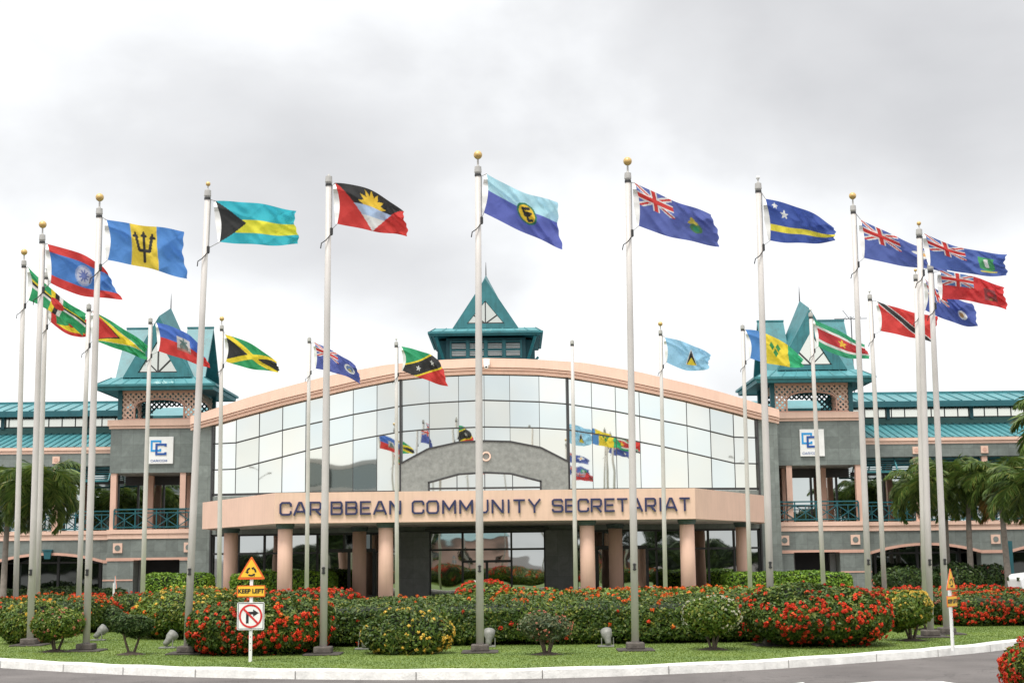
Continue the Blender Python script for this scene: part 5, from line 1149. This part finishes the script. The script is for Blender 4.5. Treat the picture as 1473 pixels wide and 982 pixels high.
# ------------------------------------------------------------------ cars
def car(label, x, y, rot, paintm):
    o = thing("parked_car", label, "car", (x, y, 0)); 
    pr = [(-2.2, .45), (-2.25, .8), (-2.1, 1.05), (-1.3, 1.12), (-1.15, 1.12), (-.65, 1.62), (1.3, 1.68), (1.95, 1.12), (2.2, 1.0), (2.25, .45)]
    w = MB(); low_ = [p for p in pr if p[1] <= 1.13]; w.prism([(x+a, b_) for a, b_ in ((-2.2, .35), (-2.27, .8), (-2.1, 1.0), (-1.2, 1.1), (1.95, 1.12), (2.22, 1.0), (2.25, .35))], y-.88, y+.88); w.build("body", paintm, o, bevel=.06)
    w = MB(); a4 = [(-1.15, 1.10), (1.95, 1.10), (1.35, 1.62), (-.55, 1.62)]
    v = [(x+a, y-.82+(.14 if z > 1.2 else 0), z) for a, z in a4]+[(x+a, y+.82-(.14 if z > 1.2 else 0), z) for a, z in a4]
    w.add(v, [(0, 1, 2, 3), (7, 6, 5, 4), (0, 3, 7, 4), (1, 5, 6, 2)]); w.build("windows", "glass_dk", o)
    w = MB(); w.box(x-.6, x+1.4, y-.7, y+.7, 1.60, 1.68)
    for a, b_ in (((-1.17, 1.1), (-.55, 1.63)), ((.3, 1.1), (.35, 1.63)), ((1.97, 1.1), (1.36, 1.63))):
        for sy in (-1, 1): w.bar((x+a[0], y+sy*.83, a[1]), (x+b_[0], y+sy*.70, b_[1]), .07)
    w.build("roof", paintm, o, bevel=.02)
    for a in (-1.4, 1.4):
        for sy in (-1, 1):
            w = MB(); w.tube([(x+a, y+sy*.72, .33), (x+a, y+sy*.92, .33)], .33, 22); wh = w.build("wheel", "tyre", o); w = MB(); w.tube([(x+a, y+sy*.9, .33), (x+a, y+sy*.93, .33)], .19, 16); w.build("rim", "lamp", wh)
    for sy in (-1, 1):
        w = MB(); w.box(x-2.29, x-2.2, y+sy*.62-.15, y+sy*.62+.15, .72, .88); w.build("headlight", "clere", o); w = MB(); w.box(x+2.2, x+2.28, y+sy*.65-.12, y+sy*.65+.12, .75, .95); w.build("tail_light", "lampred", o)
    o.rotation_euler = (0, 0, rot)
a = at(1461, 850, 62); car("white car at the right edge beyond the red hedge", a[0]+2.2, 62, 0, "carw")
# teal post by the right wing
a = at(1453, 800, 74); q = MB(); q.box(a[0]-.12, a[0]+.12, 73.9, 74.1, 0, 2.5); tag(q.build("teal_post", "teal_dk"), "dark teal post before the right wing near the right edge", "post")

# ------------------------------------------------------------------ light
sc_ = bpy.context.scene; wd_ = bpy.data.worlds.new("World"); sc_.world = wd_; wd_.use_nodes = True; nt = wd_.node_tree; L = nt.links
bg = nt.nodes["Background"]; bg.inputs[1].default_value = .1
EL, AZ = math.radians(66), math.radians(205)   # sun direction: azimuth clockwise from +Y
sky = nd(nt, "ShaderNodeTexSky", sky_type='NISHITA', sun_disc=False, sun_elevation=EL, sun_rotation=AZ)
tc = nd(nt, "ShaderNodeTexCoord"); sp = nd(nt, "ShaderNodeSeparateXYZ"); L.new(tc.outputs["Generated"], sp.inputs[0])
mp = nd(nt, "ShaderNodeMapping"); mp.inputs["Scale"].default_value = (1.9, 1.9, 3.0); mp.inputs["Location"].default_value = (.35, .0, .15); L.new(tc.outputs["Generated"], mp.inputs[0])
n1 = nd(nt, "ShaderNodeTexNoise", Scale=1.7, Detail=6., Roughness=.47, Distortion=.15); L.new(mp.outputs[0], n1.inputs["Vector"])
def mth(op, a, b_=None, c_=None):
    n_ = nd(nt, "ShaderNodeMath", operation=op)
    for i, x in enumerate((a, b_, c_)):
        if x is None: continue
        if isinstance(x, (int, float)): n_.inputs[i].default_value = x
        else: L.new(x, n_.inputs[i])
    return n_.outputs[0]
# darker grey cloud deck higher up, white towards the horizon in front, bright overhead and behind
mr = nd(nt, "ShaderNodeMapRange", interpolation_type='SMOOTHSTEP'); L.new(sp.outputs[2], mr.inputs[0]); mr.inputs[1].default_value = .06; mr.inputs[2].default_value = .30; mr.inputs[3].default_value = -.24; mr.inputs[4].default_value = .07
mr5 = nd(nt, "ShaderNodeMapRange", interpolation_type='SMOOTHSTEP'); L.new(sp.outputs[0], mr5.inputs[0]); mr5.inputs[1].default_value = .05; mr5.inputs[2].default_value = -.36; mr5.inputs[4].default_value = .19
mr6 = nd(nt, "ShaderNodeMapRange", interpolation_type='SMOOTHSTEP'); L.new(sp.outputs[0], mr6.inputs[0]); mr6.inputs[1].default_value = -.1; mr6.inputs[2].default_value = .35; mr6.inputs[4].default_value = .09
mr7 = nd(nt, "ShaderNodeMapRange", interpolation_type='SMOOTHSTEP'); L.new(sp.outputs[2], mr7.inputs[0]); mr7.inputs[1].default_value = .2; mr7.inputs[2].default_value = .3
mr8 = nd(nt, "ShaderNodeMapRange", interpolation_type='SMOOTHSTEP'); L.new(sp.outputs[1], mr8.inputs[0]); mr8.inputs[1].default_value = .1; mr8.inputs[2].default_value = -.3; mr8.inputs[4].default_value = .10
gr = mth('SUBTRACT', mth('ADD', mth('MULTIPLY_ADD', n1.outputs["Fac"], 1.7, -.35), mr.outputs[0]), mth('MULTIPLY', mr5.outputs[0], mth('GREATER_THAN', sp.outputs[1], 0.)))
gr = mth('ADD', gr, mth('ADD', mr8.outputs[0], mth('MULTIPLY', mr6.outputs[0], mr7.outputs[0])))
rc = ramp(nt, [(.25, (9.4, 9.4, 9.4)), (.42, (8.3, 8.4, 8.5)), (.56, (7.0, 7.05, 7.15)), (.74, (6.1, 6.12, 6.22)), (1.0, (5.0, 5.02, 5.15))]); L.new(gr, rc.inputs[0])
mr2 = nd(nt, "ShaderNodeMapRange", interpolation_type='SMOOTHSTEP'); L.new(sp.outputs[2], mr2.inputs[0]); mr2.inputs[1].default_value = .42; mr2.inputs[2].default_value = .75
mr3 = nd(nt, "ShaderNodeMapRange", interpolation_type='SMOOTHSTEP'); L.new(sp.outputs[1], mr3.inputs[0]); mr3.inputs[1].default_value = .2; mr3.inputs[2].default_value = -.4
mr4 = nd(nt, "ShaderNodeMapRange", interpolation_type='SMOOTHSTEP'); L.new(sp.outputs[2], mr4.inputs[0]); mr4.inputs[1].default_value = .15; mr4.inputs[2].default_value = .40
br_ = mth('MAXIMUM', mr2.outputs[0], mth('MULTIPLY', mr3.outputs[0], mr4.outputs[0])); br_ = mth('MULTIPLY', br_, .85)
mxa = nd(nt, "ShaderNodeMix", data_type='RGBA'); L.new(br_, mxa.inputs["Factor"]); L.new(rc.outputs[0], mxa.inputs[6]); mxa.inputs[7].default_value = (14.5, 14.5, 14.3, 1)
mxb = nd(nt, "ShaderNodeMix", data_type='RGBA'); mxb.inputs["Factor"].default_value = .94; L.new(sky.outputs[0], mxb.inputs[6]); L.new(mxa.outputs[2], mxb.inputs[7])
L.new(mxb.outputs[2], bg.inputs[0])
sn = bpy.data.lights.new("sun", 'SUN'); sn.energy = 2.5; sn.angle = math.radians(16); sn.color = (1, .96, .9); so = bpy.data.objects.new("sun", sn); C.objects.link(so)
sd = Vector((math.sin(AZ)*math.cos(EL), math.cos(AZ)*math.cos(EL), math.sin(EL))); so.rotation_euler = sd.to_track_quat('Z', 'Y').to_euler()
vs = sc_.view_settings; vs.view_transform = 'Standard'; vs.look = 'None'; vs.exposure = .35; vs.gamma = 1; vs.use_curve_mapping = False
sc_.cycles.max_bounces = 6; sc_.cycles.glossy_bounces = 3; sc_.cycles.use_denoising = True
